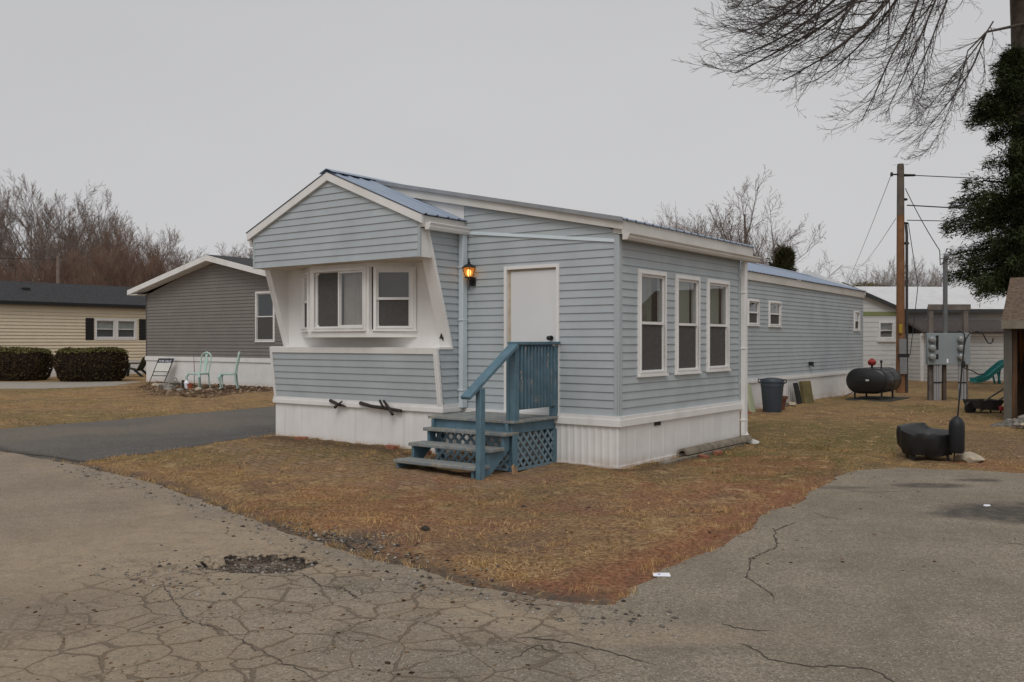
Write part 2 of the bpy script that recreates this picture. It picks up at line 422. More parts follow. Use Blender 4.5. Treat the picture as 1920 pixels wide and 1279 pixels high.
def sheet(name, S, dz, m, attrs):
    ins = S < 0
    keep = ins[FQ].any(1)
    F = FQ[keep]; used = np.unique(F); re = np.full(nx*ny, -1); re[used] = np.arange(len(used))
    xs = X[used].copy(); ys = Y[used].copy()
    fn = dict(road=sd_road, driveway=sd_drive, path=sd_path)[name]
    out = S[used] > 0
    e = .01
    for _ in range(3):
        s0 = fn(xs[out], ys[out]); dx = (fn(xs[out]+e, ys[out])-s0)/e; dy = (fn(xs[out], ys[out]+e)-s0)/e
        q = np.clip(dx*dx+dy*dy, .3, 4); lim = np.clip(s0, 0, 10)
        xs[out] -= lim*dx/q; ys[out] -= lim*dy/q
    V = np.stack([xs, ys, GZ(xs, ys)+dz], 1)
    return tag(np_mesh(name, V, re[F], m, attrs={k: f(xs, ys) for k, f in attrs.items()}), kind='structure')
def road_mat(name, base_lo, base_hi, tan, cracks=True):
    g = NG(name)
    nb = g.noise(.8, 5, .6); nm = g.noise(7, 5, .65); nf = g.noise(55, 5, .75)
    c = g.mix(g.ss(nf, .38, .62), base_lo, base_hi)
    c = g.mix(g.ss(nb, .38, .64, 0, .55), c, mul(base_lo, .95))
    c = g.mix(g.ss(g.noise(3.1, 4, .6), .45, .70, 0, .35), c, mul(base_lo, .78))
    for sc_, lo_, bright, amt in ((58., .74, (.52, .47, .40), .7), (95., .68, (.46, .41, .35), .6), (70., .78, (.05, .044, .038), .8)):
        ag = g.n('ShaderNodeTexVoronoi', {'Vector': g.co, 'Scale': sc_}).outputs
        c = g.mix(g.math('MULTIPLY', g.ss(ag['Distance'], .42, .22), g.ss(g.n('ShaderNodeSeparateColor', {0: ag['Color']}).outputs[0], lo_, lo_+.14, 0, amt)), c, bright)
    c = g.mix(g.math('MULTIPLY', g.attr('sand'), g.ss(nm, .25, .65, .35, .9)), c, g.mix(g.ss(nf, .3, .7), mul(tan, .8), mul(tan, 1.15)))
    hgt = g.math('MULTIPLY', nf, .5)
    if cracks:
        fine = g.n('ShaderNodeTexNoise', {'Scale': 22., 'Detail': 4., 'Vector': g.co}).outputs['Color']
        wv = g.mix(.012, g.mix(.15, g.co, g.n('ShaderNodeTexNoise', {'Scale': 2.6, 'Detail': 5., 'Roughness': .62, 'Vector': g.co}).outputs['Color']), fine)
        e1 = g.n('ShaderNodeTexVoronoi', {'Vector': wv, 'Scale': 4.1}, feature='DISTANCE_TO_EDGE').outputs['Distance']
        e2 = g.n('ShaderNodeTexVoronoi', {'Vector': g.mix(.03, wv, fine), 'Scale': 10.5}, feature='DISTANCE_TO_EDGE').outputs['Distance']
        wid = g.ss(g.noise(3.0, 3), .38, .66, .0, 1.)
        thr = g.math('MULTIPLY', g.math('ADD', .010, g.math('MULTIPLY', wid, .040)), 1.)
        k1 = g.math('MULTIPLY', g.ss(g.math('DIVIDE', e1, thr), 1., .45), g.attr('crack'))
        k2 = g.math('MULTIPLY', g.math('MULTIPLY', g.ss(e2, .050, .015), g.ss(g.noise(1.6, 3), .52, .62)), g.attr('crack'))
        halo = g.math('MULTIPLY', g.math('MULTIPLY', g.ss(e1, .15, .02), g.attr('crack')), g.ss(g.noise(2.4, 4), .35, .65, .05, .5))
        c = g.mix(halo, c, mul(tan, .70))
        k = g.math('MAXIMUM', g.math('MULTIPLY', k1, .62), g.math('MULTIPLY', k2, .45))
        c = g.mix(k, c, g.mix(nf, (.075, .058, .042), (.16, .122, .085)))
        hgt = g.math('SUBTRACT', hgt, k)
    c = g.mix(g.math('MULTIPLY', g.attr('stain'), g.ss(nm, .25, .6, .45, 1.)), c, (.060, .056, .052))
    if cracks:
        loc = g.n('ShaderNodeMapping', {'Vector': g.n('ShaderNodeVectorMath', {0: g.co, 1: (1.86, -6.74, 0)}, operation='ADD').outputs[0], 'Rotation': (0, 0, R(4)), 'Scale': (1/.40, 1/.27, 0)}).outputs[0]
        rr = g.n('ShaderNodeVectorMath', {0: loc}, operation='LENGTH').outputs['Value']
        rr = g.math('ADD', rr, g.math('MULTIPLY', g.math('SUBTRACT', g.noise(5.5, 6, .7), .5), 1.15))
        gr = g.mix(g.ss(nf, .40, .60), (.030, .023, .018), (.125, .098, .075))
        gr = g.mix(g.ss(g.noise(11, 3), .50, .62, 0, .8), gr, (.17, .132, .10))
        ag = g.n('ShaderNodeTexVoronoi', {'Vector': g.co, 'Scale': 34.}).outputs
        gr = g.mix(g.math('MULTIPLY', g.ss(ag['Distance'], .45, .25), g.ss(g.n('ShaderNodeSeparateColor', {0: ag['Color']}).outputs[0], .62, .7)), gr, (.30, .27, .23))
        pit = g.ss(rr, 1.0, .93)
        c = g.mix(pit, c, gr)
        rim = g.math('MULTIPLY', g.ss(rr, 1.09, 1.0), g.ss(rr, .84, .97))
        c = g.mix(g.math('MULTIPLY', rim, g.ss(g.noise(9, 3), .42, .55)), c, (.022, .018, .015))
        hgt = g.math('SUBTRACT', hgt, g.math('MULTIPLY', pit, 2.0))
    g.bump(hgt, .014, .9)
    return g.out(c, .92, .15)
gau = lambda x, y, cx, cy, sx, sy: np.exp(-((x-cx)/sx)**2-((y-cy)/sy)**2)
def a_sand(x, y):
    return np.clip(.9*gau(x, y, -2.9, 7.0, 1.0, 1.3)+.8*gau(x, y, -2.2, 4.6, 1.0, .9)+.75*np.exp(-((sd_road(x, y)+.42)/.16)**2)*(x < .4)*sst(fbm(x, y, 1.3, 71), .35, .6)
                   + .35*sst(fbm(x, y, .5, 72), .45, .65)*(x < 1)+.5*gau(x, y, .7, 5.05, .8, .22)+.3*(x < -3), 0, 1)
def a_crack(x, y):
    return np.clip(sst(6.75-y, 0, .7)*sst(.9-x, 0, .9)*sst(x, -3.4, -1.9)*1.1+.8*gau(x, y, -1.9, 6.5, .9, .6)+.12*sst(.6-x, 0, 1), 0, 1)
def crack_lines():
    Q = {'A': [(1495, 980), (1455, 995), (1452, 1010), (1457, 1027), (1430, 1040), (1407, 1050), (1405, 1070), (1400, 1085), (1425, 1102), (1445, 1115), (1452, 1130)],
         'B': [(1520, 960), (1550, 972), (1590, 976)], 'C': [(1342, 1167), (1375, 1180), (1410, 1184), (1460, 1187)],
         'D': [(1385, 1210), (1395, 1210), (1425, 1227), (1440, 1240), (1470, 1245), (1520, 1252), (1570, 1252), (1610, 1255), (1645, 1262), (1670, 1279), (1700, 1300)],
         'E': [(960, 1198), (1010, 1200), (1080, 1210), (1150, 1228), (1230, 1250)], 'F': [(960, 1240), (1005, 1212), (1055, 1230)], 'G': [(1860, 1018), (1920, 1023), (1990, 1035)],
         'H': [(1560, 918), (1640, 925), (1710, 922)], 'I': [(300, 1090), (350, 1165), (420, 1185), (470, 1215), (560, 1258), (600, 1285)], 'J': [(560, 1075), (600, 1100), (640, 1105), (680, 1130)],
         'K': [(30, 850), (90, 856), (150, 866), (215, 862)]}
    mb = MB(); r_ = random.Random(3)
    for k, q in Q.items():
        W = [Vector(((px-960)/FPX*CAMH*FPX/(py-639.5), CAMH*FPX/(py-639.5), 0)) for px, py in q]
        P_ = []
        for a, b in zip(W[:-1], W[1:]):
            n = max(3, int((b-a).length/.03))
            P_ += [a.lerp(b, i/n)+Vector((r_.gauss(0, .006), r_.gauss(0, .010), 0)) for i in range(n)]
        P_.append(W[-1]); m = len(P_); vs = []
        base = {'I': .0035, 'D': .007, 'K': .03}.get(k, .007)
        for i, p in enumerate(P_):
            d = (P_[min(i+1, m-1)]-P_[max(i-1, 0)]).normalized(); nn = Vector((-d.y, d.x, 0)); e = min(1, i/4, (m-1-i)/4)
            w_ = base*(.15+.85*e)*r_.uniform(.35, 1.2)
            z = gz(p.x, p.y)+.0105
            vs += [p+nn*w_+Vector((0, 0, z)), p-nn*w_+Vector((0, 0, z))]
        mb.add(vs, [(2*i, 2*i+1, 2*i+3, 2*i+2) for i in range(m-1)])
    tag(mb.build('road_cracks', M('crack_dirt', (.070, .058, .046), .95, .3, 30), smooth=False), kind='structure')
def a_long(x, y): return np.clip(.35+.65*sst(x, -.4, .5), 0, 1)
def a_stain(x, y):
    n = .75*(fbm(x, y, 3.0, 81)-.5)
    r1 = np.hypot((x-5.2)/1.35, (y-8.75)/.60)+n; r2 = np.hypot((x-4.75)/.42, (y-10.35)/.20)+n; r3 = np.hypot((x-5.45)/.33, (y-10.75)/.13)+n; r4 = np.hypot((x-3.65)/.5, (y-10.2)/.12)+n
    return np.clip(.9*(1-sst(r1, .62, 1.12))+.8*(1-sst(r2, .6, 1.1))+.8*(1-sst(r3, .6, 1.1))+.5*(1-sst(r4, .5, 1.1))+.35*gau(x, y, .95, 4.85, .5, .10)+.3*gau(x, y, -3.0, 5.6, .8, .5), 0, 1)
m_road = road_mat('old_tan_asphalt', (.182, .152, .116), (.345, .292, .226), (.37, .285, .20))
m_drive = road_mat('darker_driveway_asphalt', (.075, .072, .070), (.125, .12, .115), (.20, .17, .135), False)
sheet('road', SR, .008, m_road, dict(sand=a_sand, crack=a_crack, stain=a_stain))
sheet('driveway', SDv, .004, m_drive, dict(sand=lambda x, y: np.clip(.55*sst(-5.6-x+.25*(y-13), -1.0, 3.2)+.35*sst(fbm(x, y, .6, 77), .5, .7), 0, 1), crack=lambda x, y: 0*x, longcrack=lambda x, y: .5+0*x, stain=lambda x, y: .9*np.exp(-((sd_road(x, y)-.12)/.10)**2)*sst(fbm(x, y, 2.5, 78), .4, .55), pit=lambda x, y: 0*x))
crack_lines()
m_path = M('pale_concrete', (.33, .30, .26), .9, .12, 3, (.2, .17, .13), .4, bump=.3)
sheet('path', SP, .004, m_path, {})

# ------------------------------------------------------------ short dead grass, leaves and grit
def veg_mat(name, cols, rough=.9):
    g = NG(name)
    rp = g.n('ShaderNodeValToRGB', {0: g.attr('tone')}); e = rp.color_ramp.elements
    for i, c in enumerate(cols):
        p = i/(len(cols)-1)
        if i == 0: el = e[0]
        elif i == len(cols)-1: el = e[-1]
        else: el = e.new(p)
        el.position = p; el.color = (*c, 1)
    return g.out(rp.outputs[0], rough, .1)
m_blade = veg_mat('straw_blades', [(.24, .132, .062), (.43, .255, .112), (.60, .385, .178), (.72, .50, .25)])
m_bladeg = veg_mat('green_blades', [(.085, .09, .03), (.15, .15, .05), (.25, .225, .09)])
def blades(n, x0, x1, y0, y1, hmin, hmax, wid, greenp):
    x = rng.uniform(x0, x1, n*2); y = y0+(y1-y0)*rng.uniform(0, 1, n*2)**1.25
    s = np.minimum(np.minimum(sd_road(x, y), sd_drive(x, y)), sd_path(x, y)); u, v = huv(x, y)
    inh = ((u > -.5) & (v > 2.5) & (v < 6.2)) | ((u > -.05) & (v > -.05) & (v < 6.2))
    pv = sst(-poly_sd(x, y, PAV), -.15, .35)
    dens = (.03+1.0*sst(fbm(x, y, 1.5, 91, 5), .47, .60))*(1-.80*pv)*sst(s, -.03, .3)*(1-.75*sst(.55-sd_road(x, y), 0, .4)*(x > -.8)*(y < 12))*sst(poly_sd(x, y, BED), -.1, .3)
    ok = (~inh) & (s > -.02) & (rng.uniform(0, 1, n*2) < dens) & (np.abs(x) < y*.6+.5)
    x = x[ok][:n]; y = y[ok][:n]; m = len(x)
    gz_ = GZ(x, y)+.012*sst(np.minimum(sd_road(x, y), sd_drive(x, y)), .05, .4)
    h = rng.uniform(hmin, hmax, m); a = rng.uniform(0, 6.283, m); ln = rng.uniform(.6, 2.6, m)*h; b = rng.uniform(0, 6.283, m)
    wv = wid*rng.uniform(.6, 1.4, m)
    P = np.stack([x, y, gz_-.004], 1)
    D = np.stack([np.cos(a)*wv, np.sin(a)*wv, 0*a], 1); T = np.stack([np.cos(b)*ln, np.sin(b)*ln, h], 1)
    V = np.concatenate([P-D, P+D, P+T]); i = np.arange(m)
    tone = np.clip(1.3*(fbm(x, y, .9, 97)-.5)+fbm(x, y, 3.5, 95)*.7+rng.uniform(-.22, .42, m), 0, 1)
    gg = sst(fbm(x, y, .45, 51), .42, .68)*.6+.75*gau(x, y, 6.2, 13.8, 1.6, 1.8)+.55*gau(x, y, 3.2, 13.0, 1.3, 1.5)+.15*(y > 14)
    isg = rng.uniform(0, 1, m) < gg*greenp
    return V, np.stack([i, i+m, i+2*m], 1), np.tile(tone, 3), isg
def tufts(n):
    x = rng.uniform(-6.5, 7, n*6); y = rng.uniform(5.4, 15.2, n*6); s = np.minimum(sd_road(x, y), sd_drive(x, y)); u, v = huv(x, y)
    cl = fbm(x, y, 7.0, 120, 2)
    edge_ = (s > -.03) & (s < .10) & (cl > .56)
    foot = (((u > -.60) & (u < -.47) & (v > 2.4) & (v < 6.3)) | ((v > -.16) & (v < -.02) & (u > -.1) & (u < 4.1)) | ((u > -.12) & (u < -.03) & (v > -.1) & (v < 1)) | ((np.abs(u+1.6) < .2) & (np.abs(v-2.3) < .15))) & (cl > .50)
    edge_ &= (x < -.2) | (cl > .68)
    lone = (s > .1) & (fbm(x, y, 5.0, 131, 2) > .70) & ((u < -.5) | (v < -.1)) & (x < 5.5)
    ok = edge_ | foot | lone
    x = x[ok][:n]; y = y[ok][:n]; m = len(x); h = rng.uniform(.02, .065, m)*np.where(foot[ok][:n], 1.4, 1.0)
    a = rng.uniform(0, 6.283, m); b = rng.uniform(0, 6.283, m); ln = rng.uniform(.15, .9, m)*h; wv = rng.uniform(.0016, .0034, m)
    P = np.stack([x, y, GZ(x, y)-.004], 1); D = np.stack([np.cos(a)*wv, np.sin(a)*wv, 0*a], 1); T = np.stack([np.cos(b)*ln, np.sin(b)*ln, h], 1)
    i = np.arange(m)
    return np.concatenate([P-D, P+D, P+T]), np.stack([i, i+m, i+2*m], 1), np.tile(np.clip(rng.uniform(.2, 1.0, m), 0, 1), 3), rng.uniform(0, 1, m) < .14
for nm, mt, sel, lab in (('dead_grass', m_blade, False, 'short straw-coloured dead grass on the lawn'), ('green_grass', m_bladeg, True, 'sparse low green grass among the dead blades')):
    V1, F1, t1, g1 = blades(150000, -8, 9, 5.4, 15.5, .006, .030, .0024, 1.25)
    V3, F3, t3, g3 = tufts(60000)
    V2, F2, t2, g2 = blades(50000, -16, 15, 13.5, 34, .02, .05, .006, 1.2)
    Fa = np.concatenate([F1[g1 == sel], F2[g2 == sel]+len(V1), F3[g3 == sel]+len(V1)+len(V2)]); Va = np.concatenate([V1, V2, V3]); ta = np.concatenate([t1, t2, t3])
    us = np.unique(Fa); re = np.full(len(Va), -1); re[us] = np.arange(len(us))
    tag(np_mesh(nm, Va[us], re[Fa], mt, attrs={'tone': ta[us]}), lab, 'grass', kind='stuff')
OCT_V = np.array([(1, 0, 0), (0, 1, 0), (-1, 0, 0), (0, -1, 0), (0, 0, 1), (0, 0, -1.)]); OCT_F = np.array([(0, 1, 4), (1, 2, 4), (2, 3, 4), (3, 0, 4), (1, 0, 5), (2, 1, 5), (3, 2, 5), (0, 3, 5)])
def grit(name, x, y, r0, r1, cols, lab, cat, dz=.006, flat=.6):
    m = len(x); r = r0*(r1/r0)**(rng.uniform(0, 1, m)**2.2); a = rng.uniform(0, 6.28, m)
    jit = rng.uniform(.6, 1.3, (m, 6, 3)); B = OCT_V[None]*jit*r[:, None, None]; B[:, :, 2] *= flat
    c, s = np.cos(a)[:, None], np.sin(a)[:, None]
    bx = B[:, :, 0]*c-B[:, :, 1]*s; by = B[:, :, 0]*s+B[:, :, 1]*c
    V = np.stack([bx+x[:, None], by+y[:, None], B[:, :, 2]+(GZ(x, y)+dz+r*flat*.35)[:, None]], -1).reshape(-1, 3)
    F = (OCT_F[None]+6*np.arange(m)[:, None, None]).reshape(-1, 3)
    return tag(np_mesh(name, V, F, veg_mat(name+'_mix', cols, .9), attrs={'tone': np.repeat(rng.uniform(0, 1, m), 6)}), lab, cat, kind='stuff')
xs = np.concatenate([rng.normal(-1.25, .42, 900), rng.normal(-1.9, .27, 420), rng.normal(-2.3, .5, 260), rng.uniform(-6, 1, 1500)])
ys = np.concatenate([rng.normal(0, .16, 900)+7.45-.75*(xs[:900]+1.25), rng.normal(6.74, .13, 420), rng.normal(6.35, .35, 260), rng.uniform(0, 1, 1500)])
k = slice(1580, 3080)
ytab = np.interp(xs[k], [p[0] for p in ROAD[2:12]], [p[1] for p in ROAD[2:12]]); ys[k] = ytab-.25+rng.normal(0, .22, 1500)
grit('gravel', xs, ys, .004, .022, [(.04, .036, .034), (.12, .11, .10), (.22, .20, .17), (.40, .37, .33)], 'loose broken asphalt and gravel along the road edge and in the pothole', 'gravel')
xs = np.concatenate([rng.uniform(-3.2, .4, 700), rng.uniform(-2.5, 4.5, 900)]); ys = np.concatenate([rng.uniform(3.9, 7.2, 700), rng.uniform(6.4, 12.5, 900)])
bx_ = rng.uniform(-15, -5, 5000); by_ = rng.uniform(26, 37, 5000); ok = poly_sd(bx_, by_, BED) < .15; bx_ = bx_[ok]; by_ = by_[ok]
grit('bed_litter', bx_, by_, .03, .10, [(.05, .03, .02), (.13, .08, .05), (.24, .16, .10), (.33, .25, .17)], 'dry leaves and stems littering the garden bed by the mint chairs', 'leaf litter', .01, .5)
u_, v_ = huv(xs, ys); ok = ~((u_ > -.6) & (v_ > -.1)); xs = xs[ok]; ys = ys[ok]
grit('leaf_litter', xs, ys, .005, .020, [(.035, .022, .014), (.09, .05, .03), (.17, .09, .045), (.25, .17, .10)], 'scattered dark leaf crumbs and twigs on lawn and road', 'leaf litter', .008, .35)

# ------------------------------------------------------------ siding and windows
def siding(mb, fr, zlo, zhi, left, right, holes=(), expo=.102, depth=.013, brk=()):
    z = zlo
    while z < zhi-1e-4:
        zt = min(z+expo, zhi)
        bs = sorted({z, zt} | {b for h in holes for b in (h[2], h[3]) if z < b < zt} | {b for b in brk if z < b < zt})
        off = lambda q: depth*(1-(q-z)/expo)+.002
        for za, zb in zip(bs[:-1], bs[1:]):
            zm = (za+zb)/2; e = 1e-5
            l0, r0, l1, r1 = left(za+e), right(za+e), left(zb-e), right(zb-e)
            if l1 > r1: l1 = r1 = (l1+r1)/2
            if l0 >= r0: continue
            iv = [(l0, r0, l1, r1)]
            for h in holes:
                if h[2] < zm < h[3]:
                    nv = []
                    for a0, b0, a1, b1 in iv:
                        if h[0] > a0: nv.append((a0, min(b0, h[0]), a1, min(b1, h[0])))
                        if h[1] < b0: nv.append((max(a0, h[1]), b0, max(a1, h[1]), b1))
                    iv = nv
            for a0, b0, a1, b1 in iv:
                if b0-a0 < 1e-4 and b1-a1 < 1e-4: continue
                P = fr.p
                mb.quad(P(a0, za, off(za)), P(b0, za, off(za)), P(b1, zb, off(zb)), P(a1, zb, off(zb)))
                if za == z:
                    mb.quad(P(a0, za, -.004), P(b0, za, -.004), P(b0, za, off(za)), P(a0, za, off(za)))
        z = zt
def window(parent, fr, a0, a1, b0, b1, kind='dh', cas=.055, trim=m_white, blind=(m_blind_dark, m_blind_dark), screen=True, name='window', proud=.03, label=None, glass=None, subs=True, gap=0):
    """casing = the part; sash, panes, blinds and screen = its sub-parts"""
    w_ = MB(); B = lambda mb, *q: mb.fbox(fr, *q)
    i0, i1, j0, j1 = a0+cas, a1-cas, b0+cas, b1-cas
    for q in ((a0, i0, b0, b1), (i1, a1, b0, b1), (i0, i1, b0, j0), (i0, i1, j1, b1)): B(w_, *q, -.09, proud)
    t = .018                        # raised inner lip
    for q in ((i0-t, i0, j0-t, j1+t), (i1, i1+t, j0-t, j1+t), (i0, i1, j0-t, j0), (i0, i1, j1, j1+t)): B(w_, *q, proud-.01, proud+.014)
    B(w_, a0-.012, a1+.012, b0-.012, b0+.016, -.01, proud+.022)     # sill nose
    o = w_.build(name, trim, parent)
    if label: o['label'] = label
    s = MB(); r = .034
    if kind == 'dh':
        mid = (j0+j1)/2
        for c0, c1, y0, y1 in ((-.012, .008, mid-.02, j1), (-.040, -.016, j0, mid+.02)):
            for q in ((i0, i0+r*.7, y0, y1), (i1-r*.7, i1, y0, y1), (i0+r*.7, i1-r*.7, y0, y0+r), (i0+r*.7, i1-r*.7, y1-r, y1)): B(s, *q, c0, c1)
        panes = [((i0+r*.7, i1-r*.7, mid-.02+r, j1-r), -.004), ((i0+r*.7, i1-r*.7, j0+r, mid+.02-r), -.03)]
    elif kind == 'slider':
        mid = (i0+i1)/2
        for c0, c1, x0, x1 in ((-.012, .008, mid-.02, i1), (-.040, -.016, i0, mid+.02)):
            for q in ((x0, x0+r*.8, j0, j1), (x1-r*.8, x1, j0, j1), (x0+r*.8, x1-r*.8, j0, j0+r), (x0+r*.8, x1-r*.8, j1-r, j1)): B(s, *q, c0, c1)
        panes = [((i0+r*.8, mid-.02, j0+r, j1-r), -.03), ((mid+r, i1-r*.8, j0+r, j1-r), -.004)]
    s.build('sash', trim, o)
    for k, ((x0, x1, y0, y1), c) in enumerate(panes):
        P = fr.p
        MB().quad(P(x0-.004, y0-.004, c), P(x1+.004, y0-.004, c), P(x1+.004, y1+.004, c), P(x0-.004, y1+.004, c)).build('pane', glass or m_glass, o)
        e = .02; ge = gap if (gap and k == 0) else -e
        if ge > 0: MB().fbox(fr, x0-e, x1+e, y0-e, y1+e, -.089, -.086).build('unlit_room_sheet', m_dark, o)  # near-black sheet stands in for the unlit room beside the blind
        MB().fbox(fr, x0-e, x1-ge, y0-e, y1+e, -.085, -.082).build('blind', blind[k], o)
    if screen and kind == 'dh':
        MB().fbox(fr, i0+.03, i1-.012, j0+.016, mid-.022, -.0145, -.0125).build('insect_screen', m_screen, o)
    if screen and kind == 'slider':
        MB().fbox(fr, i0+.07, mid-.022, j0+.016, j1-.012, -.0145, -.0125).build('insect_screen', m_screen, o)
    return o
def ribbed(mb, o, du, dn, L, H, up, pitch=.23, rib=.016, thick=.012):
    """metal roofing: ribs run along dn (up the slope); sheet starts at o, L along du, H along dn"""
    o, du, dn, up = Vector(o), Vector(du), Vector(dn), Vector(up)
    xs = [0.]; hs = [0.]; x = .06
    while x < L-.05:
        for a, b in ((0, 0), (.018, rib), (.042, rib), (.06, 0)): xs.append(x+a); hs.append(b)
        x += pitch
    xs.append(L); hs.append(0.)
    n = len(xs)
    lo = [o+du*a+up*h for a, h in zip(xs, hs)]; hi = [p+dn*H for p in lo]
    lo2 = [p-up*thick for p in lo]; hi2 = [p-up*thick for p in hi]
    vs = lo+hi+lo2+hi2
    fs = [(i, i+1, n+i+1, n+i) for i in range(n-1)]+[(2*n+i+1, 2*n+i, 3*n+i, 3*n+i+1) for i in range(n-1)]
    fs += [(2*n+i, 2*n+i+1, i+1, i) for i in range(n-1)]+[(n+i, n+i+1, 3*n+i+1, 3*n+i) for i in range(n-1)]
    mb.add(vs, fs)

# ------------------------------------------------------------ the blue mobile home
H = thing('mobile_home', 'pale blue vinyl-sided mobile home with slanted bay-window front and blue metal roof', 'mobile home', HC, HYAW)
VS, VE, UE = 2.566, 6.14, 20.03        # side planes and back end (local u along the side, v along the front)
VR, ZR = 4.36, 4.15                    # ridge
tilt = lambda u: -.0065*max(u, 0)
DW = Fr((0, 0, 0), (0, 1, 0), (-1, 0, 0)); RW = Fr((0, 0, 0), (1, 0, 0), (0, -1, 0)); SW = Fr((0, VS, 0), (1, 0, 0), (0, -1, 0))
LW = Fr((0, VE, 0), (1, 0, 0), (0, 1, 0)); BW = Fr((UE, 0, 0), (0, 1, 0), (1, 0, 0))
def rake(v): return 3.19+(v+.10)*(4.13-3.19)/(4.36+.10)      # top of the shed roof over the addition
# addition: door wall
mb = MB()
DOOR = (.893, 1.807, .655, 2.68)
band = lambda v: 2.925+(v/2.48)*.275
siding(mb, DW, .69, 3.75, lambda z: max(.02, (z+.12-3.19)/(4.13-3.19)*4.46-.10), lambda z: VS-.035, [(DOOR[0], DOOR[1], DOOR[2], DOOR[3])])
mb.build('door_wall', m_siding, H)
mb = MB()                               # sloping band between the two runs of siding
for i in range(8):
    v0 = .05+i*(2.42/8); v1 = v0+2.42/8
    P = DW.p
    mb.hexa([P(v0, band(v0)-.022, 0), P(v1, band(v1)-.022, 0), P(v1, band(v1)-.022, .026), P(v0, band(v0)-.022, .026), P(v0, band(v0)+.022, 0), P(v1, band(v1)+.022, 0), P(v1, band(v1)+.022, .018), P(v0, band(v0)+.022, .018)])
mb.build('trim_band', m_downs, H, smooth=False)
mb = MB(); mb.prism(DW, [(VS-.03, 3.3), (VS-.03, rake(VS)-.1), (4.25, rake(4.25)-.1), (4.25, 4.0), (4.2, 3.9)], -.06, .012); mb.build('infill_panel', m_whitepanel, H)
# addition: right wall, corner trim, back wall
WN = [(.474, 1.279, 1.185, 2.60), (1.556, 2.357, 1.185, 2.595), (2.598, 3.427, 1.195, 2.59)]
ADD_U = 3.86
mb = MB(); siding(mb, RW, .69, 3.02, lambda z: .02, lambda z: ADD_U-.02, [(a+.01, b-.01, c+.01, d-.01) for a, b, c, d in WN]); mb.build('side_wall', m_siding, H)
mb = MB(); siding(mb, Fr((ADD_U, 0, 0), (0, 1, 0), (1, 0, 0)), .69, 3.6, lambda z: max(.02, (z+.14-3.19)/(4.13-3.19)*4.46-.10), lambda z: VS, []); mb.build('rear_wall', m_siding, H)
mb = MB()
mb.box(-.020, .062, -.020, .006, .685, 3.0); mb.box(-.020, .006, .006, .062, .685, 3.05)
mb.box(ADD_U-.05, ADD_U+.02, -.02, .006, .685, 3.0)
mb.pc = [mb.pc[0], mb.pc[2]]; mb.build_split('corner_trim', m_cornertrim, H, bevel=.003)
for k, (a, b, c, d) in enumerate(WN):
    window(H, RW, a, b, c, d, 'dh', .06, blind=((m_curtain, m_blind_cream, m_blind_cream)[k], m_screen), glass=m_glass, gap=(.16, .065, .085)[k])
# door
mb = MB(); a, b, c, d = DOOR; t = .045
for q in ((a, a+t, c, d), (b-t, b, c, d), (a+t, b-t, d-t, d)): mb.fbox(DW, *q, -.07, .03)
dr = mb.build('door', m_white, H)
MB().fbox(DW, a+t+.01, b-t-.05, c+.01, d-t-.03, -.045, -.008).build('door_slab', m_door, dr, bevel=.003)
MB().fbox(DW, b-t-.048, b-t, c, d-t, -.06, -.022).fbox(DW, a+t, b-t-.05, d-t-.028, d-t, -.06, -.03).build('door_jamb', m_jamb, dr)
kn = MB(); kp = DW.p(1.035, 1.69)
kn.tube([kp+Vector((.008, 0, 0)), kp+Vector((-.012, 0, 0))], .034, 14); kn.tube([kp+Vector((-.012, 0, 0)), kp+Vector((-.05, 0, 0))], .012, 10)
kn.tube([kp+Vector((-.045, 0, 0)), kp+Vector((-.055, 0, 0)), kp+Vector((-.072, 0, 0)), kp+Vector((-.082, 0, 0))], [.016, .029, .029, .016], 14)
kn.build('door_knob', m_black, dr)
# addition roof, fascia, gutter
mb = MB(); sl = Vector((0, 4.46, .94)); n_ = Vector((0, -.94, 4.46)).normalized(); slh = sl.length
ribbed(mb, (-.10, -.13, 3.183), (1, 0, 0), sl.normalized(), 4.34, slh+.02, n_)
mb.build('lean_to_roof', m_roofblue, H, smooth=False)
mb = MB(); P = lambda v, z, u: Vector((u, v, z))
def rakeboard(mb, u0, u1, v0, v1, zf, h0, h1, tp=-.014):
    mb.hexa([P(v0, zf(v0)-h0, u0), P(v1, zf(v1)-h1, u0), P(v1, zf(v1)-h1, u1), P(v0, zf(v0)-h0, u1), P(v0, zf(v0)+tp, u0), P(v1, zf(v1)+tp, u0), P(v1, zf(v1)+tp, u1), P(v0, zf(v0)+tp, u1)])
rakeboard(mb, -.075, -.035, -.10, 4.30, rake, .135, .16)
rakeboard(mb, ADD_U+.30, ADD_U+.34, -.10, 4.30, rake, .135, .16)
mb.build_split('rake_board', m_fascia, H)
mb = MB(); rakeboard(mb, -.112, -.101, -.12, 4.32, rake, .035, .035, .020); mb.build('drip_edge', m_roofedge, H)
MB().box(-.07, ADD_U+.33, -.105, -.085, 3.005, 3.172).box(-.03, ADD_U+.3, -.085, 0, 3.005, 3.02).box(-.034, .02, -.084, .06, 3.021, 3.11).build('fascia', m_fascia, H)
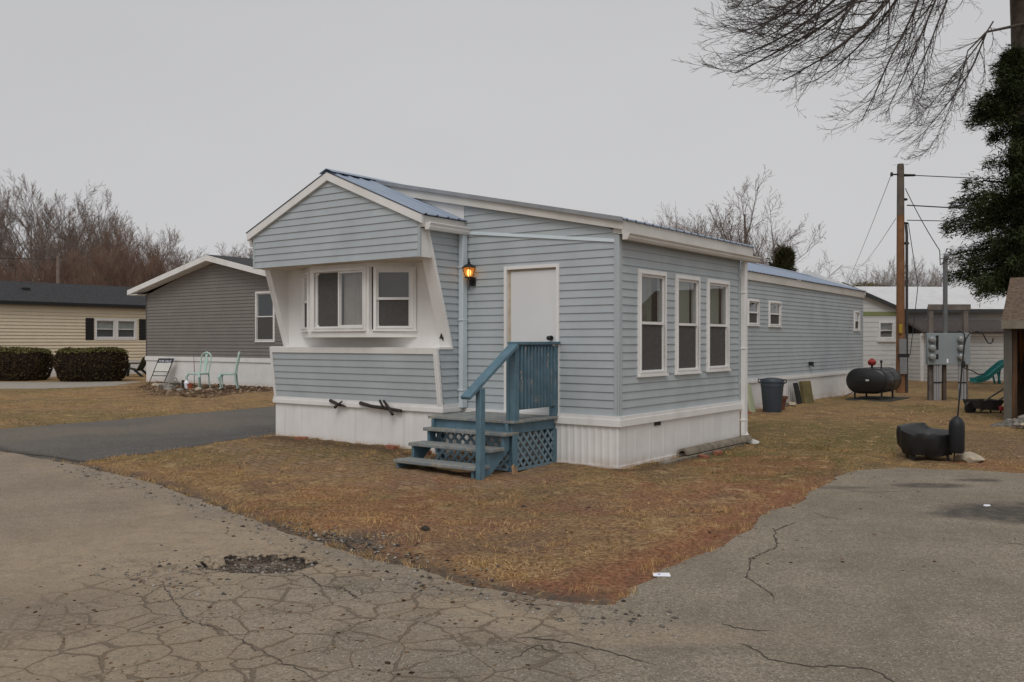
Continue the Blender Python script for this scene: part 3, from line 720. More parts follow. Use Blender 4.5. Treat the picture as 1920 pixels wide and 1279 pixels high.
def gutter(mb, p0, p1, out, hgt=.11, dep=.115):
    p0, p1, out = Vector(p0), Vector(p1), Vector(out)
    prof = [(0, hgt), (0, 0), (dep*.62, 0), (dep*.80, hgt*.35), (dep*.80, hgt*.55), (dep, hgt*.85), (dep, hgt), (dep-.012, hgt), (dep-.014, hgt*.86), (dep*.72, hgt*.5), (dep*.55, .008), (.006, .008), (.006, hgt)]
    vs = [p0+out*a+Vector((0, 0, b)) for a, b in prof]+[p1+out*a+Vector((0, 0, b)) for a, b in prof]
    n = len(prof)
    mb.add(vs, [(i, (i+1) % n, n+(i+1) % n, n+i) for i in range(n)])
    cap = [0, 1, 2, 3, 4, 5, 6]
    mb.add([vs[i] for i in cap], [tuple(range(7))]); mb.add([vs[n+i] for i in cap], [tuple(range(7))])
mb = MB(); gutter(mb, (-.09, -.107, 2.925), (ADD_U+.42, -.107, 2.925), (0, -1, 0), .085, .11); mb.build('gutter', m_fascia, H, smooth=False)
def downspout(name, u, v, zt, zb, elbow, w1=.062, w2=.05, m=m_downs):
    mb = MB()
    mb.bar((u, v, zt), (u, v, zb), w1, w2, (0, 1, 0))
    if elbow is not None:
        e = Vector(elbow); q0 = Vector((u, v, zb+.03)); q1 = q0+Vector((0, 0, -.10))+e*.05; q2 = q1+e*.17+Vector((0, 0, -.06))
        mb.bar(q0, q1, w1*1.04, w2*1.04, (0, 1, .2)); mb.bar(q1-e*.01, q2, w1*1.06, w2*1.06)
    for zz in (zt-.5, (zt+zb)/2, zb+.25): mb.box(u-w1/2-.012, u+w1/2+.012, v-w2/2-.003, v+w2/2+.01, zz-.012, zz+.012)
    return mb.build(name, m, H, bevel=.004)
downspout('downspout', ADD_U+.06, -.065, 2.93, .13, Vector((.55, -.84, 0)), .10, .075, m_white)
downspout('downspout', -.075, VS-.062, 3.20, .70, None, .10, .085)
# skirting: ribbed white panels and a trim band round the whole home
def skirt(mb, fr, a0, a1, z1, pitch=.105, c=0.0):
    rh = .007 if pitch < .18 else .0035
    x = a0; P = fr.p; pts = []
    while x < a1-.001:
        for q, h in ((0, 0), (.022, rh), (.040, rh), (.062, 0)):
            if x+q < a1: pts.append((x+q, h))
        x += pitch
    pts.append((a1, 0))
    for (p, h), (q, k) in zip(pts[:-1], pts[1:]):
        mb.quad(P(p, -.1, c+h), P(q, -.1, c+k), P(q, z1, c+k), P(p, z1, c+h))
    mb.fbox(fr, a0, a1, .0, .055, c, c+.016)
FW = Fr((-.455, 0, 0), (0, 1, 0), (-1, 0, 0))
mb = MB()
skirt(mb, FW, VS-.01, VE+.01, .70, .30); skirt(mb, Fr((0, VS-.012, 0), (1, 0, 0), (0, -1, 0)), -.46, -.0, .70)
skirt(mb, Fr((-.014, 0, 0), (0, 1, 0), (-1, 0, 0)), -.012, VS, .62); skirt(mb, Fr((0, -.014, 0), (1, 0, 0), (0, -1, 0)), -.012, ADD_U, .62, .40)
skirt(mb, Fr((0, VS-.012, 0), (1, 0, 0), (0, -1, 0)), ADD_U, UE, .70, .155); skirt(mb, Fr((0, VE+.012, 0), (1, 0, 0), (0, 1, 0)), -.46, UE, .70)
skirt(mb, BW, VS, VE, .70); skirt(mb, Fr((ADD_U, 0, 0), (0, 1, 0), (1, 0, 0)), 0, VS, .62)
mb.build('skirting', m_skirt, H, smooth=False)
mb = MB()
def tband(x0, x1, y0, y1, z0, z1):
    mb.box(x0, x1, y0, y1, z0, z1-.045); mb.box(x0+.008, x1-.008, y0+.008, y1-.008, z1-.045, z1)
tband(-.492, -.44, VS-.045, VE+.045, .650, .755)
tband(-.439, -.062, VS-.045, VS+.02, .650, .755)
tband(-.050, .03, -.050, VS+.02, .560, .690)
tband(.031, ADD_U+.03, -.050, .02, .560, .690)
tband(ADD_U+.01, UE+.03, VS-.045, VS+.02, .650, .755)
tband(-.439, UE+.03, VE-.02, VE+.045, .650, .755)
mb.build('skirt_trim', m_white, H)
mb = MB(); mb.fbox(RW, .93, 1.10, .505, .555, .018, .030).build('skirt_vent', m_darkwood, H)
# main home: slanted lower front
LEAN = (-.557+.466)/(1.50-.755)
zf0, zf1 = .755, 1.47
upv = Vector((LEAN, 0, 1))
FL = Fr((-.466-LEAN*zf0, 0, 0), (0, 1, 0), Vector((-1, 0, LEAN)).normalized(), upv)
mb = MB(); siding(mb, FL, zf0, zf1, lambda z: VS+.03, lambda z: VE-.03, []); mb.build('lower_front_wall', m_siding, H)
mb = MB()
for v0, v1 in ((VS-.012, VS+.028), (VS+.034, VS+.062), (VE-.04, VE+.012)): mb.fbox(FL, v0, v1, zf0, 1.47, -.02, .024)
mb.fbox(FL, VS-.012, VE+.012, 1.47, 1.555, -.02, .022)
mb.build('front_trim', m_white, H)
MB().box(-.562, -.20, VS+.0, VE, 1.50, 1.553).build('ledge', m_white, H)
# recess: back wall, wings, soffit
RB = -.28
wedge = lambda z: -.272+(z-1.55)*(-.782+.272)/(3.18-1.55)     # slanted front edge of the wings
mb = MB(); mb.box(RB, RB+.03, VS+.02, VE-.02, 1.553, 2.80); mb.build('recess_wall', m_whitepanel, H)
for side, (v0, v1) in enumerate(((VS+.004, VS+.19), (VE-.095, VE-.004))):
    mb = MB(); z0, z1 = 1.556, 2.798
    mb.hexa([(wedge(z0), v0, z0), (RB+.02, v0, z0), (RB+.02, v1, z0), (wedge(z0), v1, z0), (wedge(z1), v0, z1), (RB+.02, v0, z1), (RB+.02, v1, z1), (wedge(z1), v1, z1)])
    mb.build('wing_board', m_whitepanel, H)
# side walls of the main home
leftb = lambda z: (-.466+LEAN*(z-.755) if z < 1.548 else wedge(z))
mb = MB(); siding(mb, SW, .755, 3.19, lambda z: leftb(z)+.03, lambda z: -.085, [], brk=(1.548,)); mb.build('return_wall', m_siding, H)
HB = [(10.495, 11.227, 2.02, 2.655), (11.857, 12.705, 2.01, 2.66), (19.046, 19.677, 1.97, 2.60)]
mb = MB(); siding(mb, SW, .755, 3.19, lambda z: ADD_U+.02, lambda z: UE-.03, [(a+.01, b-.01, c+.01, d-.01) for a, b, c, d in HB])
mb.build('long_side_wall', m_siding, H)
mb = MB(); siding(mb, LW, .755, 3.25, lambda z: leftb(z)+.03, lambda z: UE-.03, [], brk=(1.548,)); mb.build('far_side_wall', m_siding, H)
zr = lambda v: 3.41+(ZR-3.41)*(1-abs(v-VR)/(VR-VS))
mb = MB(); siding(mb, BW, .755, 3.72, lambda z: VS+.03 if z < 3.2 else VS+(z-3.2)*3.4, lambda z: VE-.03 if z < 3.2 else VE-(z-3.2)*3.4, []); mb.build('back_wall', m_siding, H)
MB().box(UE-.04, UE+.02, VS-.02, VS+.03, .75, 3.2).box(UE-.04, UE+.02, VE-.03, VE+.02, .75, 3.2).build_split('corner_trim', m_cornertrim, H)
for a, b, c, d in HB: window(H, SW, a, b, c, d, 'dh', .055, blind=(m_dark, m_dark))
mb = MB()                              # white trim following the slanted edge and the notch
def edgebar(p, q, fr, w_=.034, c0=-.006, c1=.028): mb.bar(fr.p(*p, (c0+c1)/2), fr.p(*q, (c0+c1)/2), c1-c0, w_, fr.n.cross(Vector((0, 0, 1)))) if False else mb.add(*strip(p, q, fr, w_, c0, c1))
def strip(p, q, fr, w_, c0, c1):
    d = Vector((q[0]-p[0], q[1]-p[1], 0)).normalized(); nx_, ny_ = -d.y*w_/2, d.x*w_/2
    c = [(p[0]-nx_, p[1]-ny_), (q[0]-nx_, q[1]-ny_), (q[0]+nx_, q[1]+ny_), (p[0]+nx_, p[1]+ny_)]
    vs = [fr.p(a, b, c0) for a, b in c]+[fr.p(a, b, c1) for a, b in c]
    return vs, [(0, 3, 2, 1), (4, 5, 6, 7), (0, 1, 5, 4), (1, 2, 6, 5), (2, 3, 7, 6), (3, 0, 4, 7)]
for fr in (SW, LW):
    edgebar((wedge(1.55)+.012, 1.54), (wedge(3.18)+.012, 3.18), fr)
    edgebar((-.545, 1.548), (-.275, 1.548), fr, .03, -.006, .026)
mb.build_split('slanted_edge_trim', m_white, H, 2)
# gable overhang
GU = -.918; GV0, GV1 = VS+.0, VE-.03
GF = Fr((GU, 0, 0), (0, 1, 0), (-1, 0, 0))
gtop = lambda v: 3.29+(4.02-3.29)*(1-abs(v-VR)/(VR-VS))
mb = MB(); siding(mb, GF, 2.80, 4.02, lambda z: GV0+.03 if z < 3.29 else max(GV0+.03, VR-(VR-VS)*(1-(z-3.29)/.73)), lambda z: GV1-.03 if z < 3.29 else min(GV1-.03, VR+(VR-VS)*(1-(z-3.29)/.73)))
mb.build('gable_wall', m_siding, H)
mb = MB(); mb.box(GU-.012, GU+.02, GV0-.014, GV0+.03, 2.795, 3.32); mb.box(GU-.012, GU+.02, GV1-.03, GV1+.014, 2.795, 3.32)
mb.build_split('gable_corner_trim', m_cornertrim, H)
mb = MB()
for v0, v1 in ((VS-.004, VS+.014), (VE-.044, VE-.026)): mb.prism(Fr((0, v0, 0), (1, 0, 0), (0, 1, 0)), [(GU+.021, 2.797), (wedge(2.8)+.005, 2.797), (wedge(3.18)+.004, 3.19), (GU+.021, 3.19)], 0, v1-v0)
mb.build_split('gable_return', m_whitepanel, H)
MB().box(GU+.003, RB+.03, VS+.016, VE-.046, 2.797, 2.812).build('soffit', m_soffit, H)
mb = MB(); mb.prism(DW, [(VS+.02, 2.82), (VS+.02, 3.36), (VR, 4.06), (VE-.05, 3.36), (VE-.05, 2.82)], .26, .30); mb.build('attic_bulkhead', m_whitepanel, H)
# main roof
dz = ZR-3.41; dv = VR-VS
def mroof(side):
    mb = MB(); sgn = 1 if side else -1
    dn = Vector((0, -sgn*dv, dz)).normalized(); upn = Vector((0, sgn*dz, dv)).normalized()
    v0 = VR+sgn*(dv+.09); z0 = ZR-(dv+.09)/dv*dz
    for (u0, u1) in ((GU-.06, 0.0), (0.0, UE+.12)):
        du = Vector((u1-u0, 0, -.13 if u1 > 1 else 0)).normalized()
        ribbed(mb, (u0, v0, z0), du, dn, u1-u0, math.hypot(dv+.09, (dv+.09)/dv*dz), upn)
    mb.v = [(x, y, z-(max(x, 0)/20*.19)*(x > -.001)*max(0, 1-abs(y-VR)/dv)*(1 if len(mb.v) else 0)) for x, y, z in mb.v]
    return mb
for sd_ in (0, 1): mroof(sd_).build('roof', m_roofblue, H, smooth=False)
mb = MB()
for u0, u1, z0, z1 in ((GU-.065, 0, ZR, ZR), (0, UE+.13, ZR, ZR-.32)):
    for sg in (-1, 1):
        mb.hexa([(u0, VR, z0+.03), (u1, VR, z1+.03), (u1, VR+sg*.15, z1-.03), (u0, VR+sg*.15, z0-.03), (u0, VR, z0+.038), (u1, VR, z1+.038), (u1, VR+sg*.15, z1-.022), (u0, VR+sg*.15, z0-.022)])
mb.build('ridge_cap', m_roofblue, H, smooth=False)
mb = MB(); mt = lambda v: ZR-abs(v-VR)/dv*dz
for vend in (VS-.075, 2*VR-VS+.075-.0):
    for u0, u1 in ((GU-.052, GU-.012), (UE+.06, UE+.10)):
        o_ = 0 if u1 < 5 else -.13
        mb.hexa([P(vend, mt(vend)-.135+o_, u0), P(VR, mt(VR)-.135+o_, u0), P(VR, mt(VR)-.135+o_, u1), P(vend, mt(vend)-.135+o_, u1), P(vend, mt(vend)-.016+o_, u0), P(VR, mt(VR)-.016+o_, u0), P(VR, mt(VR)-.016+o_, u1), P(vend, mt(vend)-.016+o_, u1)])
mb.build_split('rake_board', m_white, H)
mb = MB()
mb.box(GU-.010, -.01, VS-.055, VS-.016, 3.20, 3.355); mb.box(GU-.010, -.01, VE+.016, VE+.055, 3.20, 3.355)
mb.hexa([(ADD_U+.35, VS-.055, 3.15), (UE+.06, VS-.055, 3.03), (UE+.06, VS-.016, 3.03), (ADD_U+.35, VS-.016, 3.15), (ADD_U+.35, VS-.055, 3.335), (UE+.06, VS-.055, 3.225), (UE+.06, VS-.016, 3.225), (ADD_U+.35, VS-.016, 3.335)])
mb.box(-.0, UE+.06, VE+.016, VE+.055, 3.10, 3.23)
mb.build_split('eave_fascia', m_fascia, H)
mb = MB(); gutter(mb, (GU+.04, VS-.057, 3.165), (.0, VS-.057, 3.165), (0, -1, 0), .10, .11); gutter(mb, (GU+.04, VE+.057, 3.165), (.0, VE+.057, 3.165), (0, 1, 0), .10, .11); mb.build_split('gutter', m_white, H, 3, smooth=False)
# bay window
BF = -.68; bl, br, fl_, fr_ = 5.70, 3.19, 5.04, 3.81
mb = MB(); poly = [(RB, br), (BF-.02, fr_-.02), (BF-.02, fl_+.02), (RB, bl)]
FLOOR = Fr((0, 0, 0), (1, 0, 0), (0, 0, 1), (0, 1, 0))
mb.prism(FLOOR, poly, 1.705, 1.80)
mb.prism(FLOOR, [(RB, br+.03), (BF, fr_), (BF, fl_), (RB, bl-.03)], 2.735, 2.797)
for (u, v) in ((BF+.035, fr_+.02), (BF+.035, fl_-.02), (RB-.03, br+.075), (RB-.03, bl-.075)):
    mb.box(u-.032, u+.032, v-.045, v+.045, 1.80, 2.735)
bay = mb.build('bay_window', m_white, H)
BFr = Fr((BF, 0, 0), (0, 1, 0), (-1, 0, 0))
def baywin(fr, a0, a1, b0, b1, kind, blind):
    return window(bay, fr, a0, a1, b0, b1, kind, .05, blind=blind, name='bay_sash', proud=.022)
def flat_sub(win):                      # keep everything one level under the bay
    for ch in list(win.children): ch.parent = bay
    return win
# seen from outside, +v runs to the left: mirror the along-axis so that the slider's open half is on the left
BFm = Fr((BF, 0, 0), (0, -1, 0), (-1, 0, 0))
flat_sub(baywin(BFm, -4.985, -3.83, 1.805, 2.745, 'slider', (m_blind_dark, m_blind_pink)))
A = Vector((BF, fr_, 0)); B_ = Vector((RB, br, 0)); d_ = (B_-A).normalized(); L_ = (B_-A).length
n_r = Vector((d_.y, -d_.x, 0)); n_r = n_r if n_r.x < 0 else -n_r
flat_sub(baywin(Fr(A, d_, n_r), .09, L_-.02, 1.805, 2.735, 'dh', (m_blind_dark, m_blind_dark)))
A = Vector((RB, bl, 0)); B_ = Vector((BF, fl_, 0)); d_ = (B_-A).normalized(); n_l = Vector((d_.y, -d_.x, 0)); n_l = n_l if n_l.x < 0 else -n_l
flat_sub(baywin(Fr(A, d_, n_l), .02, L_-.07, 1.805, 2.735, 'dh', (m_blind_dark, m_blind_dark)))
# house number
def text_mesh(txt, size, ext):
    cu = bpy.data.curves.new('t', 'FONT'); cu.body = txt; cu.size = size; cu.extrude = ext; cu.align_x = 'CENTER'
    o = bpy.data.objects.new('t', cu); COL.objects.link(o)
    bpy.context.view_layer.update()
    me = bpy.data.meshes.new_from_object(o.evaluated_get(bpy.context.evaluated_depsgraph_get()))
    bpy.data.objects.remove(o); return me
me = text_mesh('4', .15, .006); me.materials.append(m_black)
num = bpy.data.objects.new('house_number', me); COL.objects.link(num); num.parent = H
num.location = (wedge(1.66)-.010, 2.685, 1.655)
num.rotation_euler = (R(90), R(-6), R(-90))
num.rotation_euler[0] = R(90+17)

# ------------------------------------------------------------ wooden steps
S = thing('entry_steps', 'blue painted wooden steps and landing with peeling railing at the front door', 'steps', HC, HYAW)
SV0, SV1, SU, ZD = .95, 2.27, -1.0, .655
mb = MB()
nb_ = 8
for i in range(nb_):                    # landing boards run along the wall
    u0 = SU-.04+i*(1.02/nb_); mb.box(u0, u0+1.02/nb_-.007, SV0-.06, SV1+.04, ZD-.032, ZD+.004*math.sin(i*2.1))
mb.build('landing', m_tread, S, bevel=.003)
mb = MB()
mb.box(SU, SU+.038, SV0, SV1, ZD-.165, ZD-.034); mb.box(SU+.038, -.02, SV0, SV0+.038, ZD-.165, ZD-.034); mb.box(SU+.038, -.02, SV1-.038, SV1, ZD-.165, ZD-.034)
mb.build('rim_joist', m_tealpaint, S, bevel=.002)
for (u, v) in ((SU+.041, SV0+.041), (SU+.041, SV1-.13), (-.115, SV0+.041), (-.115, SV1-.13)):
    MB().box(u, u+.088, v, v+.088, -.03, ZD-.036).build('support_post', m_tealpaint, S, bevel=.003)
def lattice(fr, a0, a1, b0, b1, pitch=.135, wd=.036):
    mb = MB()
    for sg, c0 in ((1, .0), (-1, .0085)):
        k = -int((b1-b0)/pitch)-2
        while a0+k*pitch < a1+(b1-b0)+pitch:
            # line a = q + sg*(b-b0)
            q = a0+k*pitch if sg > 0 else a0+k*pitch
            lo, hi = (max(0, a0-q), min(b1-b0, a1-q)) if sg > 0 else (max(0, q-a1), min(b1-b0, q-a0))
            if hi-lo > .03:
                p = (q+sg*lo, b0+lo); r_ = (q+sg*hi, b0+hi)
                vs, fs = strip(p, r_, fr, wd, c0, c0+.008); mb.add(vs, fs)
            k += 1
    mb.fbox(fr, a0-.0, a1, b0-.035, b0, -.002, .02)
    return mb
lattice(Fr((0, SV0-.002, 0), (1, 0, 0), (0, -1, 0)), SU+.10, -.10, .06, ZD-.17).build('lattice_panel', m_lattice, S)
MB().box(SU+.0, SU+.10, SV0-.02, SV0-.001, -.01, ZD-.17).box(-.10, -.02, SV0-.02, SV0-.001, -.01, ZD-.17).build('lattice_frame', m_tealpaint, S)
lattice(Fr((SU+.02, 0, 0), (0, 1, 0), (-1, 0, 0)), SV0+.06, SV1-.05, .06, ZD-.17).build('lattice_panel', m_lattice, S)
TR = [(-1.165, .512), (-1.465, .342), (-1.76, .158)]       # nose u, top z
for i, (u, z) in enumerate(TR):
    MB().box(u, u+.30, SV0-.02, SV1+.02-.02*i, z-.042, z).build('tread', m_tread, S, bevel=.006)
for v in (SV0+.03, SV1-.07):            # cut stringers
    poly = [(SU, .03), (SU, ZD-.17)]
    poly = [(SU-.001, ZD-.17), (-1.19, ZD-.17), (-1.19, .455), (-1.20, .455)]
    poly = [(SU-.002, .62), (SU-.002, .30), (-1.45, -.02), (-1.715, -.02), (-1.715, .114), (-1.50, .114), (-1.43, .114), (-1.43, .298), (-1.20, .298), (-1.13, .298), (-1.13, .468), (SU-.05, .468), (SU-.05, .62)]
    mb = MB(); mb.prism(Fr((0, v, 0), (1, 0, 0), (0, 1, 0)), poly, 0, .04); mb.build('stringer', m_tealpaint, S, bevel=.002)
MB().box(-1.745, -1.657, SV0-.10, SV0-.022, -.03, 1.09).build('newel_post', m_tealpaint, S, bevel=.004)
MB().box(-.985, -.897, SV0-.045, SV0+.043, ZD-.03, 1.605).build('rail_post', m_tealpaint, S, bevel=.004)
MB().box(-.985, -.897, SV0+.044, SV0+.10, ZD+.005, 1.58).build('rail_post', m_tealpaint, S, bevel=.004)
MB().box(-.112, -.024, SV0-.045, SV0+.043, ZD+.005, 1.58).build('rail_post', m_tealpaint, S, bevel=.004)
MB().box(-1.0, -.012, SV0-.075, SV0+.07, 1.606, 1.642).build('top_rail', m_tealworn, S, bevel=.004)
MB().box(-.896, -.113, SV0-.02, SV0+.018, 1.525, 1.605).box(-.896, -.113, SV0-.02, SV0+.018, ZD+.13, ZD+.20).build('rail_frame', m_tealpaint, S, bevel=.003)
for i in range(11):
    u = -.872+i*.0735
    MB().box(u, u+.038, SV0-.058, SV0-.021, ZD+.14, 1.58).build('baluster', m_tealworn, S, bevel=.003)
mb = MB(); p0 = Vector((-.975, SV0-.02, 1.60)); p1 = Vector((-1.93, SV0-.02, .985)); mb.bar(p0, p1, .14, .042)
mb.build('handrail', m_tealpaint, S, bevel=.004)

# ------------------------------------------------------------ lit wall lantern
LP = HW(-.012, 2.36, 2.45)
LN = thing('wall_lantern', 'lit black coach lantern with amber glass on the siding left of the door', 'lantern', LP, HYAW)
LN.scale = (.86, .86, .86)
mb = MB(); mb.box(-.028, 0, -.05, .05, -.02, .12); mb.tube([(-.02, 0, .05), (-.08, 0, .035), (-.115, 0, .075), (-.12, 0, .11)], .011, 8); mb.tube([(-.10, 0, .05), (-.115, 0, -.02), (-.115, 0, -.10)], [.012, .010, .006], 8)
mb.build('bracket', m_black, LN)
LX = -.12
mb = MB(); b0_, b1_, z0_, z1_ = .042, .075, .125, .275
for sx in (-1, 1):
    for sy in (-1, 1): mb.bar((LX+sx*b0_, sy*b0_, z0_), (LX+sx*b1_, sy*b1_, z1_), .010, .010)
mb.box(LX-.05, LX+.05, -.05, .05, z0_-.02, z0_)
mb.build('lantern_frame', m_black, LN)
mb = MB(); mb.lathe([(.118, z1_), (.118, z1_+.010), (.06, z1_+.05), (.02, z1_+.07), (.028, z1_+.085), (.012, z1_+.10), (.018, z1_+.12), (.003, z1_+.145)], (LX, 0, 0), 4 if False else 12)
mb.build('lantern_cap', m_black, LN)
def emit_mat(name, col, st):
    g = NG(name); g.b.inputs['Emission Color'].default_value = (*col, 1); g.b.inputs['Emission Strength'].default_value = st
    return g.out(col, .4)
m_bulb = emit_mat('glowing_bulb', (1, .74, .40), 3.2)
m_amber = bpy.data.materials.new('amber_lantern_glass'); m_amber.use_nodes = True
t_ = m_amber.node_tree; t_.nodes.remove(t_.nodes['Principled BSDF'])
tr_ = t_.nodes.new('ShaderNodeBsdfTransparent'); tr_.inputs[0].default_value = (.95, .66, .36, 1)
tl_ = t_.nodes.new('ShaderNodeBsdfTranslucent'); tl_.inputs[0].default_value = (.95, .5, .2, 1)
mi_ = t_.nodes.new('ShaderNodeMixShader'); mi_.inputs[0].default_value = .35
t_.links.new(tr_.outputs[0], mi_.inputs[1]); t_.links.new(tl_.outputs[0], mi_.inputs[2]); t_.links.new(mi_.outputs[0], t_.nodes['Material Output'].inputs[0])
q = [(-1, -1), (1, -1), (1, 1), (-1, 1)]
for i in range(4):
    a, b = q[i], q[(i+1) % 4]
    MB().quad((LX+a[0]*b0_, a[1]*b0_, z0_), (LX+b[0]*b0_, b[1]*b0_, z0_), (LX+b[0]*b1_, b[1]*b1_, z1_), (LX+a[0]*b1_, a[1]*b1_, z1_)).build('glass_panel', m_amber, LN)
mb = MB(); mb.lathe([(.008, .13), (.026, .155), (.036, .19), (.032, .225), (.018, .245), (.004, .25)], (LX, 0, 0), 12); mb.build('bulb', m_bulb, LN)
pl = bpy.data.lights.new('lantern_light', 'POINT'); pl.energy = .22; pl.color = (1, .55, .2); pl.shadow_soft_size = .04
po = bpy.data.objects.new('lantern_light', pl); COL.objects.link(po); po.parent = LN; po.location = (LX-.005, .0, .262)

# ------------------------------------------------------------ small things round the home
def solo(mb, name, label, cat, m, loc, rotz=0, group=None, bevel=0):
    return tag(mb.build(name, m, None, loc, rotz, bevel), label, cat, group)
# sticks caught in the skirting trim
mb = MB(); mb.tube([(0, .20, .05), (-.005, .02, .0), (0, -.15, -.03)], [.026, .022, .010], 7); mb.tube([(-.03, .06, -.05), (-.035, -.02, .0), (-.03, -.10, .05)], [.024, .018, .012], 7)
solo(mb, 'stick', 'short forked dark stick stuck in the white trim under the bay window', 'stick', m_darkwood, HW(-.505, 4.60, .685), HYAW)
mb = MB(); mb.tube([(0, .42, .05), (-.01, .2, .015), (-.01, -.1, -.005), (0, -.42, -.03)], [.030, .026, .026, .024], 7); mb.tube([(-.035, -.02, .11), (-.04, -.09, .02)], .018, 7); mb.tube([(-.035, -.10, .11), (-.045, -.22, .0), (-.05, -.30, -.09)], [.018, .024, .022], 7)
solo(mb, 'stick', 'long forked dark stick stuck in the white trim, nearer the steps', 'stick', m_darkwood, HW(-.505, 3.72, .672), HYAW)
# timbers along the right wall
mb = MB()
prof = [(math.cos(t)*.085, math.sin(t)*.085) for t in [math.pi*i/8 for i in range(9)]]+[(math.cos(t)*.055, math.sin(t)*.055) for t in [math.pi*i/8 for i in range(8, -1, -1)]]
mb.prism(Fr((0, 0, 0), (0, 1, 0), (1, 0, 0)), prof, 0, 2.35)
solo(mb, 'split_log', 'weathered hollow half log lying along the white skirting below three windows', 'log', m_oldwood, HW(1.55, -.13, .06), HYAW)
mb = MB(); mb.box(0, 2.9, -.05, .05, 0, .045)
solo(mb, 'garden_plank', 'thin grey plank flat on the soil beside the hollow half log', 'plank', m_oldwood, HW(.75, -.23, .0), HYAW+R(1.5), bevel=.004)
for k, (u, v, a, g_) in enumerate(((1.75, -.36, 50, 'orange broken brick leaning on the plank below the three windows'), (2.3, -.33, 5, 'orange broken brick lying near the hollow half log'))):
    solo(MB().box(-.09, .09, -.045, .045, 0, .055), 'brick', g_, 'brick', m_brick, HW(u, v, .0), HYAW+R(a), bevel=.008)
for k, (v, a, lab) in enumerate(((2.78, 10, 'loose red brick at the skirting foot just left of the steps'), (3.4, -8, 'loose red brick at the skirting foot under the bay window'), (5.35, 20, 'loose red brick at the skirting foot near the driveway corner'))):
    p = HW(-.60, v); solo(MB().box(-.05, .05, -.10, .10, -.02, .04), 'brick', lab, 'brick', m_brick, (p.x, p.y, gz(p.x, p.y)+.01), HYAW+R(a), bevel=.008)
# dry leaf against the lattice corner
mb = MB(); mb.quad((-.05, 0, 0), (.03, -.02, .01), (.02, .03, .13), (-.04, .02, .11)); mb.quad((-.02, -.03, 0), (.07, 0, .0), (.05, .0, .09), (0, -.02, .12))
solo(mb, 'dead_leaf', 'pale brown curled dead leaf at the lattice corner of the steps', 'leaf', M('dry_leaf', (.40, .26, .15), .8, .2, 20), HW(-1.06, .86, .0), HYAW)
# white card on the asphalt
c_ = thing('paper_card', 'small white card lying on the asphalt beside the red lawn edge', 'paper', (1.05, 6.385, .010), R(-5))
m_paper = M('white_paper', (.86, .87, .93), .6, .02, 4)
MB().hexa([(-.060, -.042, .0), (.060, -.040, .0), (.055, .042, .004), (-.062, .040, .002), (-.060, -.042, .002), (.060, -.040, .002), (.055, .042, .007), (-.062, .040, .004)]).build('sheet', m_paper, c_)
MB().box(-.028, -.012, -.012, .010, .006, .0075).build('printed_mark', M('faint_blue_ink', (.42, .48, .75), .6, .1, 30), c_)
solo(MB().hexa([(-.03, -.02, 0), (.03, -.02, 0), (.03, .02, 0), (-.03, .02, 0), (-.02, -.015, .012), (.02, -.015, .015), (.02, .02, .01), (-.02, .02, .013)]), 'paper_scrap', 'white crumpled scrap of litter on the dark asphalt stain', 'litter', m_paper, (4.72, 9.05, .012), .5)

# ------------------------------------------------------------ things along the back of the home
TC = thing('trash_can', 'blue-grey plastic trash can with lid handles standing by the white skirting', 'trash can', HW(10.45, 1.93), HYAW)
m_can = M('blue_grey_plastic', (.048, .060, .076), .5, .06, 3)
MB().lathe([(.20, 0), (.205, .02), (.255, .60), (.262, .60), (.262, .66), (.255, .70)], n=24).build('can_body', m_can, TC)
MB().lathe([(.275, .695), (.275, .73), (.24, .775), (.10, .80), (.01, .805)], n=24).build('lid', m_can, TC)
for sg in (-1, 1):
    MB().tube([(0, sg*.25, .66), (0, sg*.335, .70), (0, sg*.335, .76), (0, sg*.26, .755)], .016, 8).build('handle', m_can, TC)
pb = HW(10.15, 2.28)
solo(MB().hexa([(-.14, -.02, 0), (.14, -.02, 0), (.14, .02, 0), (-.14, .02, 0), (-.14, .10, .66), (.14, .10, .64), (.14, .14, .64), (-.14, .14, .66)]), 'plastic_panel', 'pale green panel leaning on the skirting left of the trash can', 'panel', M('pale_green_plastic', (.50, .54, .36), .5, .06, 3), pb, HYAW, bevel=.004)
for k, (u, v, a, lab) in enumerate(((9.35, 2.25, 0, 'red brick lying at the skirting foot beside the white downspout'), (9.5, 2.12, 35, 'red brick lying askew between downspout and trash can'))):
    solo(MB().box(-.10, .10, -.05, .05, 0, .07), 'brick', lab, 'brick', m_brick, HW(u, v), HYAW+R(a), bevel=.008)
FPt = thing('flower_pot', 'brown clay flower pot standing just right of the trash can', 'flower pot', HW(11.1, 1.98))
m_clay = M('brown_clay', (.16, .07, .045), .8, .15, 8)
MB().lathe([(.10, 0), (.15, .27), (.175, .27), (.18, .34), (.16, .34), (.15, .30)], n=18).build('pot_body', m_clay, FPt)
MB().lathe([(.02, .30), (.145, .305), (.01, .325)], n=18).build('soil', M('potting_soil', (.04, .028, .02), .95, .2, 20), FPt)
def rock(name, label, loc, r, m, rz=0, flat=.65, group=None):
    bm = bmesh.new(); bmesh.ops.create_icosphere(bm, subdivisions=2, radius=1)
    sd_ = random.uniform(0, 99)
    for v in bm.verts:
        n1 = float(vnoise(np.array([v.co.x*1.3+sd_]), np.array([v.co.y*1.3+v.co.z*2.1+sd_]), 1.4, 5)[0])
        v.co *= .72+.55*n1; v.co.z *= flat
    mb = MB(); bm.verts.ensure_lookup_table()
    mb.add([v.co*r+Vector((0, 0, r*flat*.55)) for v in bm.verts], [tuple(v.index for v in f.verts) for f in bm.faces]); bm.free()
    return solo(mb, name, label, 'rock', m, loc, rz, group)
m_rock = M('grey_field_stone', (.24, .22, .19), .9, .25, 7, (.12, .10, .08), .5, bump=.6, bsc=20)
